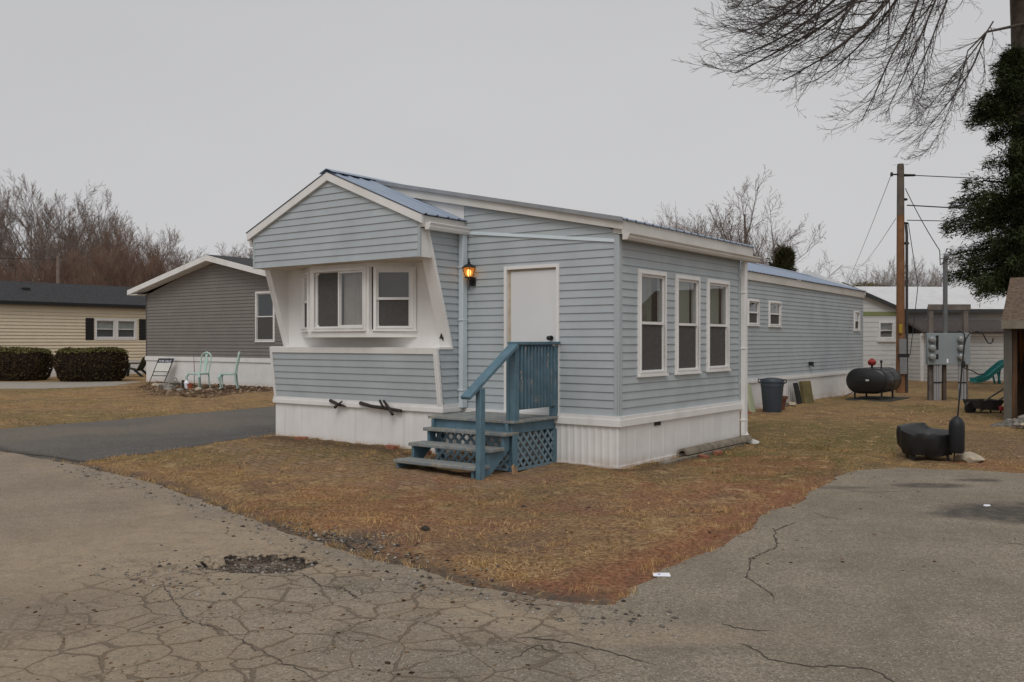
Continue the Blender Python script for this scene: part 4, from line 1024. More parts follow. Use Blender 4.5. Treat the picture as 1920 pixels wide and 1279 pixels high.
m_rockpale = M('pale_tan_stone', (.42, .36, .27), .9, .15, 7, bump=.5, bsc=20)
rock('rock', 'larger grey stone at the skirting right of the flower pot', HW(12.0, 2.28), .19, m_rock)
rock('rock', 'small pale stone at the skirting beside the larger grey stone', HW(12.6, 2.22), .12, m_rockpale)
rock('rock', 'flat pale tan rock at the foot of the black covered fire pit', (6.25, 12.42, 0), .17, m_rockpale, .4, .5)
rock('rock', 'dark lump of asphalt lying on the lawn edge above the gravel patch', (-.75, 7.85, .02), .04, m_darkwood)
rock('rock', 'small dark clod on the bare lawn in front of the steps', (.12, 9.0, .0), .034, m_darkwood, 1, .5)
rock('rock', 'dark brown clod on the lawn left of the white card', (.75, 8.9, .0), .034, M('brown_clod', (.10, .05, .03), .9, .2, 20), 2)
mb = MB(); mb.hexa([(-.03, -.14, 0), (.03, -.14, 0), (.03, .14, 0), (-.03, .14, 0), (.10, -.14, .56), (.14, -.14, .56), (.14, .14, .56), (.10, .14, .56)])
solo(mb, 'plank_stack', 'black painted board leaning on the skirting between stones and olive board', 'board', M('black_board', (.02, .02, .02), .7, .2, 8), HW(13.35, 2.28), HYAW+R(90))
mb = MB(); mb.hexa([(-.05, -.20, 0), (.05, -.20, 0), (.05, .20, 0), (-.05, .20, 0), (.06, -.20, .60), (.16, -.20, .58), (.16, .20, .58), (.06, .20, .60)])
solo(mb, 'plank_stack', 'thick olive-brown boards leaning on the skirting near the oil tank', 'board', M('olive_brown_board', (.155, .125, .055), .85, .2, 6, (.09, .06, .03), .5), HW(13.75, 2.20), HYAW+R(75))
# oil tank: obround section, axis along the home
OT = thing('oil_tank', 'black oval heating oil tank on short legs beside the blue home', 'oil tank', HW(15.95, 1.32), HYAW)
m_tank = M('black_tank_paint', (.013, .013, .014), .38, .2, 3, (.05, .045, .04), .4, spec=.5)
m_tankd = M('dusty_tank_side', (.035, .034, .034), .5, .2, 3, (.09, .08, .07), .4, spec=.4)
def obround(w_, h_, n=10):
    r = h_/2; x = w_/2-r; o_ = []
    for i in range(n+1): t = -math.pi/2+math.pi*i/n; o_.append((x+r*math.cos(t), r*math.sin(t)))
    for i in range(n+1): t = math.pi/2+math.pi*i/n; o_.append((-x+r*math.cos(t), r*math.sin(t)))
    return o_
ZT = .20+.345
mb = MB(); secs = [(-.06, .80), (-.03, .93), (0, 1.0), (1.45, 1.0), (1.48, .93), (1.51, .80)]
ob = obround(1.12, .69); n = len(ob); vs = []
for x, k_ in secs: vs += [(x, a*(1-(1-k_)*.6), ZT+b*(1-(1-k_)*.9)) for a, b in ob]
mb.add(vs, [(i*n+j, i*n+(j+1) % n, (i+1)*n+(j+1) % n, (i+1)*n+j) for i in range(len(secs)-1) for j in range(n)]+[tuple(range(n))[::-1], tuple(range((len(secs)-1)*n, len(secs)*n))])
mb.build('tank_shell', m_tank, OT)
for x in (.03, .74, 1.44):
    mb = MB(); o2 = obround(1.135, .705); n2 = len(o2)
    mb.add([(x+q, a, ZT+b) for q in (0, .022) for a, b in o2], [(j, (j+1) % n2, n2+(j+1) % n2, n2+j) for j in range(n2)]+[tuple(range(n2))[::-1], tuple(range(n2, 2*n2))])
    mb.build('weld_band', m_tankd, OT)
MB().tube([(1.3, .45, ZT-.25), (1.3, .62, ZT-.3), (1.1, .75, .12), (.9, .85, .05)], .012, 6).build('fuel_line', m_black, OT)
for x in (.15, 1.30):
    for y in (-.36, .36): MB().tube([(x, y, ZT-.27), (x, y, 0)], .028, 8).lathe([(.05, 0), (.05, .012)], (x, y, 0), 8).build('leg', m_tankd, OT)
MB().tube([(.35, -.05, ZT+.33), (.35, -.05, ZT+.42)], .03, 8).build('fill_pipe', m_black, OT)
MB().lathe([(.05, ZT+.42), (.11, ZT+.47), (.12, ZT+.53), (.07, ZT+.58), (.03, ZT+.62)], (.35, -.05, 0), 6).build('fill_cap', M('faded_red_cap', (.28, .03, .025), .6, .2, 10), OT)
MB().tube([(.42, -.28, ZT+.32), (.42, -.28, ZT+.50)], .02, 8).lathe([(.035, ZT+.50), (.035, ZT+.56), (.01, ZT+.57)], (.42, -.28, 0), 8).build('vent_pipe', m_black, OT)
MB().box(-.066, -.061, -.08, .01, ZT+.0, ZT+.045).build('data_plate', M('white_label', (.6, .6, .58), .5), OT)
MB().box(-.3, 1.9, -.7, .5, -.02, .03).build('pad', M('dark_wet_pad', (.05, .05, .042), .85, .2, 4), OT)
# wall hydrant on the long side
mb = MB(); mb.box(-.07, .07, -.10, 0, 0, .10); mb.tube([(0, -.05, .02), (0, -.12, -.03)], .02, 8)
solo(mb, 'hose_bib', 'small dark outlet sticking out of the long blue side wall', 'outlet', m_black, HW(14.9, VS-.015, .98), HYAW)

# ------------------------------------------------------------ right-hand yard
m_polewood = M('orange_brown_pole_wood', (.215, .105, .050), .9, .18, 3, (.12, .085, .06), .6, (8, 8, .25), bump=.4, bsc=25)
m_polegrey = M('grey_pole_wood', (.13, .105, .085), .9, .2, 4)
PX, PY = 12.22, 28.65
UP = thing('utility_pole', 'tall wooden utility pole with orange-brown weathered shaft behind the oil tank', 'utility pole', (PX, PY, 0))
MB().tube([(0, 0, -.1), (0, 0, 1.0), (.0, 0, 5.6)], [.145, .135, .115], 14).build('shaft', m_polewood, UP)
MB().tube([(0, 0, 5.601), (0, 0, 7.15), (0, 0, 7.22)], [.115, .105, .09], 14).build('pole_top', m_polegrey, UP)
MB().tube([(.17, -.06, 0), (.17, -.06, 5.0), (.15, -.05, 5.3)], .045, 8).build('conduit', M('dark_conduit', (.05, .045, .045), .6, .1, 4), UP)
MB().box(-.12, .10, -.20, -.165, 1.25, 1.72).box(-.10, .12, -.205, -.165, .62, 1.14).build('meter_box', M('galvanised_cover', (.22, .225, .23), .5, .1, 6, metal=.2), UP)
MB().box(-.12, -.02, -.185, -.165, 1.90, 2.18).build('tag_plate', M('yellow_tag', (.38, .25, .03), .6, .15, 10), UP)
MB().box(-.16, .20, -.19, -.166, 1.14, 1.25).build('strap', m_black, UP)
for z, x0, x1 in ((6.86, .10, .45), (6.1, .1, .2), (5.35, .08, .22), (4.72, .08, .25)):
    MB().tube([(x0, -.02, z), (x1, -.02, z)], [.045, .035], 8).build('insulator', m_black, UP)
MB().tube([(-.10, -.05, 6.88), (-.30, -.05, 6.88)], .025, 8).lathe([(.04, -.06), (.05, 0), (.03, .07)], (-.30, -.05, 6.88), 8).build('insulator', m_black, UP)
def wire(label, pts, r, n=16, sag=.15):
    o_ = Vector(pts[0]); full = []
    for p, q in zip(pts[:-1], pts[1:]):
        p, q = Vector(p), Vector(q)
        for i in range(n):
            t = i/n; full.append(p.lerp(q, t)-o_-Vector((0, 0, 4*sag*t*(1-t)*(q-p).length/10)))
    full.append(Vector(pts[-1])-o_)
    return solo(MB().tube(full, r, 5), 'overhead_wire', label, 'wire', m_wire, o_)
m_wire = M('dark_cable', (.035, .035, .037), .7, .1, 3)
pr = Vector((PX, PY, 0)); RX = 32
wire('topmost wire running right from the utility pole into the dark conifer', [pr+Vector((.4, 0, 6.86)), (RX, 29.5, 7.0)], .015, sag=.12)
wire('middle twisted wire running right from the utility pole', [pr+Vector((.2, 0, 5.92)), (RX, 29.5, 5.7)], .020, sag=.10)
wire('lowest wire running right from the utility pole', [pr+Vector((.2, 0, 5.45)), (RX, 29.5, 5.5)], .014, sag=.05)
wire('service drop slanting from the utility pole down to the meter mast', [pr+Vector((.15, 0, 6.45)), pt(1762, 470, 25.1), pt(1763, 497, 25.02), pt(1769, 492, 25.0)], .013, sag=.18)
wire('thin wire falling steeply left from the utility pole top', [pr+Vector((-.3, 0, 6.86)), pt(1590, 528, 60)], .009, sag=.03)
wire('thin wire falling left from halfway up the utility pole', [pr+Vector((-.15, 0, 5.5)), pt(1615, 500, 60)], .009, sag=.03)
wire('loose wire hanging beside the upper utility pole shaft', [pr+Vector((.2, -.1, 5.35)), pr+Vector((.55, 0, 3.4)), pr+Vector((.3, 0, 1.2))], .012, sag=.1)
# meter bank
MY = 25.05
MBK = thing('meter_bank', 'grey electric meter bank on posts with conduits and a tall mast', 'electric meters', (12.0, MY, 0))
m_post = M('grey_brown_post', (.15, .125, .11), .9, .2, 5)
m_galv = M('grey_electrical_enclosure', (.25, .285, .295), .5, .06, 3, (.18, .19, .18), .4)
m_pvc = M('grey_conduit', (.30, .30, .31), .5, .06, 5)
m_mast = M('dull_grey_mast', (.15, .155, .16), .5, .1, 4, metal=.2)
for x in (-.46, .50): MB().box(x-.06, x+.06, .02, .14, -.05, 2.60).build('post', m_post, MBK, bevel=.005)
MB().box(-.56, .62, .0, .019, 2.50, 2.66).build('beam', m_post, MBK, bevel=.005)
MB().tube([(-.10, -.03, 1.80), (-.10, -.03, 3.85)], .06, 10).tube([(-.10, -.03, 3.85), (-.10, -.10, 3.98), (-.16, -.20, 3.93)], [.062, .075, .05], 10).build('mast', m_mast, MBK)
MB().box(-.63, .21, -.12, .0, 1.0, 1.87).build('enclosure', m_galv, MBK, bevel=.008)
MB().box(.215, .55, -.12, .0, 1.0, 1.87).build('enclosure', m_galv, MBK, bevel=.008)
MB().box(-.105, -.06, -.125, -.121, 1.05, 1.16).build('tag_plate', m_paper, MBK)
m_dome = M('meter_glass', (.27, .28, .28), .15, .1, 10, spec=.6)
for x in (-.52, .27):
    for z in (1.69, 1.46, 1.22):
        e = MB(); f_ = Fr((x, -.12, z), (1, 0, 0), (0, -1, 0))
        e.add(*(lambda vs: (vs, [(i*14+k, i*14+(k+1) % 14, (i+1)*14+(k+1) % 14, (i+1)*14+k) for i in range(3) for k in range(14)]+[tuple(range(42, 56))]))([f_.p(r_*math.cos(2*math.pi*k/14), r_*math.sin(2*math.pi*k/14), d_) for r_, d_ in ((.095, 0), (.095, .05), (.08, .11), (.05, .13)) for k in range(14)]))
        mt_ = e.build('meter', m_dome, MBK)
for z, h_ in ((1.62, .22), (1.46, .17), (1.20, .13)): MB().box(-.40, -.335, -.135, -.121, z-.04, z-.04+h_).build('breaker', m_black, MBK)
for x in (-.40, -.335, -.27, .27, .345, .42): MB().tube([(x, -.06, -.05), (x, -.06, 1.0)], .033, 8).build('conduit', m_pvc, MBK)
MB().box(-.14, -.05, .0, .09, -.05, 1.0).build('post', M('brown_post', (.09, .065, .05), .9, .2, 5), MBK)
MB().box(-.46, -.22, -.105, -.094, .50, .53).box(.22, .46, -.105, -.094, .50, .53).build('strap', m_black, MBK)
# bird feeder pole with baffle, tall, close to the parking bay
BFP = thing('bird_feeder_pole', 'thin black shepherd hook pole with a torpedo-shaped baffle at the lawn edge', 'feeder pole', (5.96, 12.3, 0))
lean = lambda z: .155*z/1.7
MB().tube([(0, 0, -.05), (lean(.9), 0, .9), (lean(1.7), 0, 1.70)], .011, 8).build('pole', m_black, BFP)
MB().lathe([(.085, .14), (.098, .17), (.100, .50), (.092, .56), (.060, .605), (.022, .635), (.018, .64)], (.045, 0, 0), 18).build('baffle', M('black_satin_baffle', (.014, .015, .018), .5, .1, 4), BFP)
MB().tube([(.148, 0, 1.60), (.17, 0, 1.68), (.23, 0, 1.765), (.32, 0, 1.785), (.40, 0, 1.745), (.44, 0, 1.67), (.465, 0, 1.625), (.50, 0, 1.615), (.53, 0, 1.64), (.535, 0, 1.69)], .009, 7).build('hook_arm', m_black, BFP)
MB().tube([(.150, 0, 1.62), (.15, 0, 1.74), (.10, .03, 1.79), (.06, .03, 1.77)], .009, 7).build('hook_arm', m_black, BFP)
MB().tube([(.155, 0, 1.28), (.30, .1, 1.25), (.42, .15, 1.19), (.52, .18, 1.20)], .008, 6).build('hook_arm', m_black, BFP)
MB().lathe([(.022, 1.29), (.03, 1.32), (.022, 1.38)], (.135, 0, 0), 10).build('clamp', m_black, BFP)
# covered fire pit
FC = thing('fire_pit', 'low round fire pit under a sagging black fabric cover beside the parking bay', 'fire pit', (5.80, 12.72, 0))
m_cover = M('black_vinyl_cover', (.016, .0165, .018), .48, .15, 4, (.03, .03, .03), .5, spec=.45, bump=.6, bsc=7)
bm = bmesh.new(); NS = 48; prof = [(.30, .075), (.325, .13), (.36, .21), (.375, .30), (.385, .36), (.37, .385), (.28, .405), (.15, .425), (.04, .435)]
mb = MB(); vs = []
for i, (r_, z_) in enumerate(prof):
    for k in range(NS):
        t = 2*math.pi*k/NS; wob = 1+.035*math.sin(7*t+i*.6)+.025*math.sin(13*t-1.2*i)
        zz = z_+(.075*max(0, math.cos(t-2.4))*(i >= 3)+.012*math.sin(5*t+i)*(i < 6))
        vs.append((r_*wob*math.cos(t)*1.05, r_*wob*math.sin(t)*.9, zz))
m_ = len(prof)
mb.add(vs, [(i*NS+k, i*NS+(k+1) % NS, (i+1)*NS+(k+1) % NS, (i+1)*NS+k) for i in range(m_-1) for k in range(NS)]+[tuple(range(NS))[::-1], tuple(range((m_-1)*NS, m_*NS))])
mb.build('cover', m_cover, FC); bm.free()
for t in (3.6, 5.5, 1.2, 2.3): MB().bar((.27*math.cos(t), .25*math.sin(t), .10), (.30*math.cos(t), .27*math.sin(t), -.01), .05, .03).build('leg', m_black, FC)
# brown shed
SHX, SHY = 10.12, 18.75
SH = thing('garden_shed', 'open-fronted brown plank shed with a shingled roof at the right edge', 'shed', (SHX, SHY, 0), R(-34))
m_shedw = M('dark_brown_planks', (.055, .034, .022), .9, .3, 3, (.20, .085, .03), .55, (9, 9, .5), bump=.4, bsc=20)
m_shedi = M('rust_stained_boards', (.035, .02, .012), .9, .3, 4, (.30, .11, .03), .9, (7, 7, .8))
m_shing = M('brown_shingles', (.125, .085, .060), .95, .3, 14, (.06, .045, .035), .5, (3, 3, 3), bump=.6, bsc=30)
MB().box(0, .15, -.02, .16, -.05, 1.93).build('corner_post', M('grey_weathered_post', (.12, .11, .095), .9, .15, 5), SH)
MB().box(.151, .24, .0, .10, -.05, 1.9).build('door_jamb', m_shedw, SH)
MB().box(.05, .10, .161, 3.0, -.05, 1.95).box(.10, 3.2, 2.9, 3.0, -.05, 1.95).box(3.2, 3.3, 0, 3.0, -.05, 1.95).build('wall', m_shedw, SH)
MB().box(1.4, 3.2, .0, .08, -.05, 1.93).build('front_wall', m_shedw, SH)
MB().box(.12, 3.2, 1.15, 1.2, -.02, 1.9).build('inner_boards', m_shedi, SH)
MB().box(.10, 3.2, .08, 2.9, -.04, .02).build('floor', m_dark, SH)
mb = MB(); mb.prism(Fr((0, 0, 0), (0, 1, 0), (1, 0, 0)), [(-.22, 1.98), (1.5, 2.95), (3.2, 1.98), (3.2, 2.05), (1.5, 3.04), (-.22, 2.06)], -.02, 3.4); mb.build('roof', m_shing, SH)
MB().box(-.02, 3.4, -.245, -.221, 1.90, 2.065).box(.0, 3.38, -.02, .08, 1.932, 2.06).build('fascia', M('tan_shed_fascia', (.20, .175, .13), .8, .15, 5), SH)
# gravel heap by the shed
m_heap = M('grey_stone_rubble', (.13, .12, .105), .95, .4, 12, bump=1, bsc=18)
mb = MB(); NSs = 28; vs = []
for i, (k_, h_) in enumerate(((1, -.03), (.8, .06), (.55, .15), (.3, .21), (.08, .23))):
    for j in range(NSs):
        t = 2*math.pi*j/NSs; q_ = 1+.18*math.sin(3*t)+.1*math.sin(7*t+1)
        vs.append((1.1*k_*q_*math.cos(t), .75*k_*q_*math.sin(t), h_))
mb.add(vs, [(i*NSs+k, i*NSs+(k+1) % NSs, (i+1)*NSs+(k+1) % NSs, (i+1)*NSs+k) for i in range(4) for k in range(NSs)]+[tuple(range(4*NSs, 5*NSs))])
tag(mb.build('rubble_heap', m_heap, None, (10.45, 17.4, 0)), 'low grey heap of stone rubble in front of the brown shed', 'rubble heap')
nst = 70; rr = np.sqrt(rng.uniform(0, 1, nst)); tt = rng.uniform(0, 6.28, nst)
hx = 10.45+1.15*rr*np.cos(tt); hy = 17.4+.8*rr*np.sin(tt)
protos = []
for i in range(nst):
    z_ = float(np.interp(rr[i], [.08, .3, .55, .8, 1], [.23, .21, .15, .06, -.01]))-.01
    if i < 4:
        o_ = rock('stone', 'grey rubble stone lying on the heap before the brown shed', (hx[i], hy[i], z_), .075, (m_rock, m_rockpale, m_rock, m_rock)[i], 0, .7, 'rubble stones on the heap by the brown shed'); protos.append(o_)
    else:
        o_ = dup(protos[i % 4 if rng.uniform() > .12 else 1], (hx[i], hy[i], z_), rng.uniform(0, 6)); k_ = rng.uniform(.5, 1.35); o_.scale = (k_, k_, k_)
# wheelbarrow tipped on its nose
WB = thing('wheelbarrow', 'old dark wheelbarrow with wooden handles standing beside the brown shed', 'wheelbarrow', (10.85, 20.7, 0), R(12))
WB.scale = (.8, .8, .8)
MB().add([(-.55, -.28, .16), (.05, -.28, .10), (.05, .28, .10), (-.55, .28, .16), (-.62, -.34, .40), (.22, -.34, .40), (.22, .34, .40), (-.62, .34, .40)], [(0, 3, 2, 1), (0, 1, 5, 4), (1, 2, 6, 5), (2, 3, 7, 6), (3, 0, 4, 7)]).build('tray', M('dull_grey_tray', (.055, .05, .05), .7, .2, 6), WB)
for y in (-.2, .2): MB().bar((-.45, y, .10), (.78, y*1.3, .74), .04, .045).build('handle', m_oldwood, WB)
for y in (-.2, .2): MB().bar((.12, y, .32), (.22, y, 0), .03, .03).build('leg', m_black, WB)
mb = MB(); mb.tube([(-.62, -.04, .17), (-.62, .04, .17)], .17, 18); mb.build('wheel', m_black, WB)
solo(MB().lathe([(.045, 0), (.06, .08), (.055, .09), (.015, .10)], n=12), 'toy_bucket', 'small red bucket on the grass by the shed corner post', 'bucket', M('red_plastic', (.34, .03, .03), .5, .1, 5), (10.75, 20.0, .12))
# teal slide
SLD = thing('play_slide', 'teal plastic play slide in front of the low white garage', 'slide', pt(1855, 719, 35.0).xy.to_3d(), R(0))
m_teal = M('teal_plastic', (.025, .22, .21), .5, .06, 3)
pf = [(-.62, .10), (-.42, .12), (-.15, .22), (.20, .52), (.50, .76), (.62, .80), (.95, .80)]
mb = MB(); vs = []
for x, z in pf: vs += [(x, -.24, z+.13), (x, -.21, z), (x, .21, z), (x, .24, z+.13), (x, .28, z+.13), (x, .25, z-.05), (x, -.25, z-.05), (x, -.28, z+.13)]
mb.add(vs, [(i*8+k, i*8+(k+1) % 8, (i+1)*8+(k+1) % 8, (i+1)*8+k) for i in range(len(pf)-1) for k in range(8)]+[tuple(range(8))[::-1], tuple(range((len(pf)-1)*8, len(pf)*8))])
mb.build('chute', m_teal, SLD)
mb = MB()
for y in (-.28, .28): mb.bar((.60, y, .80), (.52, y*1.2, 0), .08, .06); mb.bar((.92, y, .80), (1.02, y*1.2, 0), .08, .06)
for z in (.25, .5): mb.box(.86, 1.0, -.27, .27, z, z+.06)
mb.build('ladder', m_teal, SLD)
MB().bar((.2, -.2, .50), (.32, -.2, 0), .06, .05).bar((.2, .2, .50), (.32, .2, 0), .06, .05).build('leg', m_teal, SLD)
# low white garage
GX, GY = pt(1728, 700, 37.2).x, 37.2
GA = thing('garage', 'low white clapboard garage with a dark brown roof behind the meter bank', 'garage', (GX, GY, 0), R(4))
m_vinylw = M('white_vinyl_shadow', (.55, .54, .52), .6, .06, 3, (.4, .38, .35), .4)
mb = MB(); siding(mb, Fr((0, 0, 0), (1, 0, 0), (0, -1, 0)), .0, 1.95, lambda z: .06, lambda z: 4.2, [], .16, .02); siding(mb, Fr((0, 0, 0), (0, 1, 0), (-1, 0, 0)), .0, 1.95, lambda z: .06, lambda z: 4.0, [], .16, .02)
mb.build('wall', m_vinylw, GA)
MB().box(-.03, .07, -.03, .07, -.05, 1.95).box(-.05, 4.3, -.12, -.03, 1.86, 1.97).build('corner_trim', m_white, GA)
mb = MB(); mb.prism(Fr((0, 0, 0), (0, 1, 0), (1, 0, 0)), [(-.3, 1.95), (2.0, 2.48), (4.3, 1.95), (4.3, 2.02), (2.0, 2.56), (-.3, 2.03)], -.05, 4.5)
V0 = mb.v; mb.v = [(x+(.7*(z-1.95)/1.1 if x < 1 else 0), y, z) for x, y, z in V0]
mb.build('roof', M('dark_brown_shingles', (.065, .052, .047), .95, .3, 12, bump=.5, bsc=20), GA)
# white house far right
WH = thing('white_house', 'white mobile home with white metal roof and green trim band behind the utility pole', 'house', pt(1684, 712, 38.9).xy.to_3d(), R(3))
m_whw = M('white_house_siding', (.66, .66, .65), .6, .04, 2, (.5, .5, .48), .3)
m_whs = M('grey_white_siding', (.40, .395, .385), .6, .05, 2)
m_whr = M('white_metal_roof', (.66, .66, .665), .5, .04, 2, (.5, .48, .46), .4)
m_dkt = M('dark_rake_trim', (.05, .055, .055), .6, .1, 4)
# front wing: gable wall facing the camera, ridge hidden behind the blue home
wz = lambda x: 3.05+(-x)*.42
wx1, wx0 = .0, -5.0
HBw = (-.86, -.17, 1.72, 2.5)
mb = MB(); siding(mb, Fr((0, 0, 0), (1, 0, 0), (0, -1, 0)), .45, 4.3, lambda z: wx0 if z < 3.05 else wx0+(z-3.05)/.42*.9, lambda z: -.02 if z < 3.05 else -(z-3.05)/.42, [HBw], .2, .012); mb.build('gable_wall', m_whw, WH)
MB().fbox(Fr((0, 0, 0), (1, 0, 0), (0, -1, 0)), wx0, .02, 2.72, 2.90, 0, .03).build('trim_band', M('dull_green_trim', (.24, .27, .12), .6, .05, 3), WH)
MB().box(wx0, .03, -.02, 0, -.05, .45).build('skirting', m_whw, WH)
window(WH, Fr((0, 0, 0), (1, 0, 0), (0, -1, 0)), *HBw, 'dh', .07, blind=(M('pale_blind', (.30, .29, .27), .8), M('pale_blind_low', (.24, .23, .22), .8)), screen=False)
MB().box(-.92, -.11, -.09, 0, 1.62, 1.70).build('window_sill', m_white, WH)
mb = MB()
for x0, x1, z0, z1 in ((wx0/2*0-.0, wx0/2, 0, 0),):
    a, b = .15, -2.5
    mb.hexa([(a, -.18, wz(a)-.0), (b, -.18, wz(b)), (b, 5, wz(b)), (a, 5, wz(a)), (a, -.18, wz(a)+.06), (b, -.18, wz(b)+.06), (b, 5, wz(b)+.06), (a, 5, wz(a)+.06)])
    a, b = -5.2, -2.5; wz2 = lambda x: wz(-5.0-x)
    mb.hexa([(b, -.18, wz2(b)), (a, -.18, wz2(a)), (a, 5, wz2(a)), (b, 5, wz2(b)), (b, -.18, wz2(b)+.06), (a, -.18, wz2(a)+.06), (a, 5, wz2(a)+.06), (b, 5, wz2(b)+.06)])
mb.build('roof', m_whr, WH)
mb = MB(); a, b = .16, -2.5; mb.hexa([(a, -.22, wz(a)-.12), (b, -.22, wz(b)-.12), (b, -.181, wz(b)-.12), (a, -.181, wz(a)-.12), (a, -.22, wz(a)+.05), (b, -.22, wz(b)+.05), (b, -.181, wz(b)+.05), (a, -.181, wz(a)+.05)]); mb.build('rake_board', m_dkt, WH)
# main body to the right, set back
W2 = (.42, .95, 1.75, 2.55)
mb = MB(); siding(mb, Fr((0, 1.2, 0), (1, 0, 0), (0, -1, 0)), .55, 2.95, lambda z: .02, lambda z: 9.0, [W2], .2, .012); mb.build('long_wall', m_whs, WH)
MB().box(.02, 9, 1.22, 1.26, -.05, .55).build('skirting', M('brown_wood_skirting', (.10, .075, .055), .9, .2, 4), WH)
window(WH, Fr((0, 1.2, 0), (1, 0, 0), (0, -1, 0)), *W2, 'dh', .07, blind=(m_dark, m_dark), screen=False)
MB().box(1.05, 1.32, 1.15, 1.19, 1.72, 2.58).build('shutter', M('grey_green_shutter', (.10, .115, .11), .6, .1, 6), WH)
mb = MB(); mb.prism(Fr((0, 0, 0), (0, 1, 0), (1, 0, 0)), [(.85, 2.98), (3.4, 4.10), (6, 2.98), (6, 3.05), (3.4, 4.18), (.85, 3.06)], -2.6, 9.2); mb.build('roof', m_whr, WH)
MB().box(.1, 9.2, .80, .849, 2.88, 3.05).build('fascia', m_dkt, WH)

# ------------------------------------------------------------ left-hand neighbours
GH = thing('grey_house', 'dark grey vinyl-sided house with white skirting and white-edged gable behind the driveway', 'house', (-14.78, 36.84, 0), HYAW)
m_grey = M('warm_grey_vinyl', (.205, .186, .172), .55, .05, 1.5)
m_dshing = M('charcoal_shingles', (.040, .040, .043), .95, .3, 10, bump=.5, bsc=20)
GFr = Fr((0, 0, 0), (0, 1, 0), (-1, 0, 0)); GW = 9.25; GR = -4.62
gz_ = lambda z: (3.62-.18, 4.80)
mb = MB(); gw = (-8.02, -6.95, 1.62, 3.42)
siding(mb, GFr, 1.02, 4.72, lambda z: -GW+.02 if z < 3.5 else -GW+(z-3.5)*3.72, lambda z: -.02 if z < 3.5 else -(z-3.5)*3.72, [gw], .125, .02); mb.build('gable_wall', m_grey, GH)
mb = MB(); siding(mb, Fr((0, 0, 0), (1, 0, 0), (0, 1, 0)), 1.02, 3.5, lambda z: .02, lambda z: 15, [], .125, .014); siding(mb, Fr((0, -GW, 0), (1, 0, 0), (0, -1, 0)), 1.02, 3.5, lambda z: .02, lambda z: 15, [], .125, .014); mb.build('side_wall', m_grey, GH)
MB().box(-.02, .05, -.05, .02, .95, 3.5).build('corner_trim', M('dark_grey_trim', (.10, .09, .088), .6), GH)
window(GH, GFr, *gw, 'dh', .07, blind=(M('dark_teal_curtain', (.012, .02, .024), .8, .3, 8), m_dark), screen=True)
mb = MB(); skirt(mb, GFr, -GW, 0, .90, .32, .01); skirt(mb, Fr((0, 0, 0), (1, 0, 0), (0, 1, 0)), 0, 15, .90, .32, .01); mb.build('skirting', m_skirt, GH, smooth=False)
MB().box(-.05, .01, -GW-.04, .04, .88, 1.04).build('skirt_trim', m_white, GH)
mb = MB(); ov = .66; ro = [(ov, 3.72), (GR, 4.86), (-GW-ov, 3.72), (-GW-ov, 3.64), (GR, 4.77), (ov, 3.64)]
mb.prism(Fr((0, 0, 0), (0, 1, 0), (1, 0, 0)), [(a, b) for a, b in ro], -.42, 15.3); mb.build('roof', m_dshing, GH)
mb = MB()
for s0, s1 in ((ov, GR), (-GW-ov, GR)):
    za, zb = 3.70, 4.84
    mb.hexa([P(s0, za-.19, -.45), P(s1, zb-.21, -.45), P(s1, zb-.21, -.421), P(s0, za-.19, -.421), P(s0, za, -.45), P(s1, zb, -.45), P(s1, zb, -.421), P(s0, za, -.421)])
    mb.hexa([P(s0, za-.20, -.42), P(s1, zb-.22, -.42), P(s1, zb-.22, .0), P(s0, za-.20, .0), P(s0, za-.08, -.42), P(s1, zb-.10, -.42), P(s1, zb-.10, .0), P(s0, za-.08, .0)])
mb.box(-.42, 15.2, .01, ov, 3.50, 3.53); mb.box(-.44, 15.2, ov, ov+.02, 3.50, 3.70)
mb.build('rake_board', m_white, GH)
BH = thing('beige_house', 'cream-sided low house with black shutters and charcoal roof behind the hedges', 'house', (-18.48, 45.09, 0), HYAW)
m_beige = M('cream_vinyl', (.74, .64, .475), .55, .03, 1.5)
bfr = Fr((0, 0, 0), (1, 0, 0), (0, -1, 0))
BW1 = (-2.27, -1.20, 1.72, 2.73); BW2 = (-1.19, -.12, 1.72, 2.73)
mb = MB(); siding(mb, bfr, .72, 3.3, lambda z: -15., lambda z: 3., [BW1, BW2], .15, .04); mb.build('long_wall', m_beige, BH)
mb = MB(); siding(mb, Fr((3, 0, 0), (0, 1, 0), (1, 0, 0)), .72, 3.3, lambda z: .02, lambda z: 4.4, [], .115, .014); mb.build('end_wall', m_beige, BH)
m_bshade = M('grey_shade', (.55, .55, .54), .8)
for q_ in (BW1, BW2): window(BH, bfr, *q_, 'dh', .10, blind=(m_bshade, M('mid_grey_shade', (.16, .17, .17), .8)), screen=False)
for a in (-2.72, .0): MB().fbox(bfr, a, a+.40, 1.70, 2.74, .016, .045).build('shutter', m_black, BH)
mb = MB(); skirt(mb, bfr, -15, 3, .66, .32, .0); mb.build('skirting', m_skirt, BH, smooth=False)
MB().fbox(bfr, -15, 3, .62, .72, -.02, .03).build('skirt_trim', m_white, BH)
mb = MB(); mb.prism(Fr((0, 0, 0), (0, 1, 0), (1, 0, 0)), [(-.28, 3.33), (2.2, 4.35), (4.7, 3.33), (4.7, 3.42), (2.2, 4.44), (-.28, 3.42)], -15.2, 3.2); mb.build('roof', m_dshing, BH)
MB().box(-15.2, 3.2, -.32, -.281, 3.27, 3.40).box(-15.2, 3.2, -.28, 0, 3.27, 3.285).build('fascia', m_black, BH)
MB().box(-5.05, -4.75, 1.05, 1.30, 3.86, 4.10).build('roof_vent', m_black, BH)
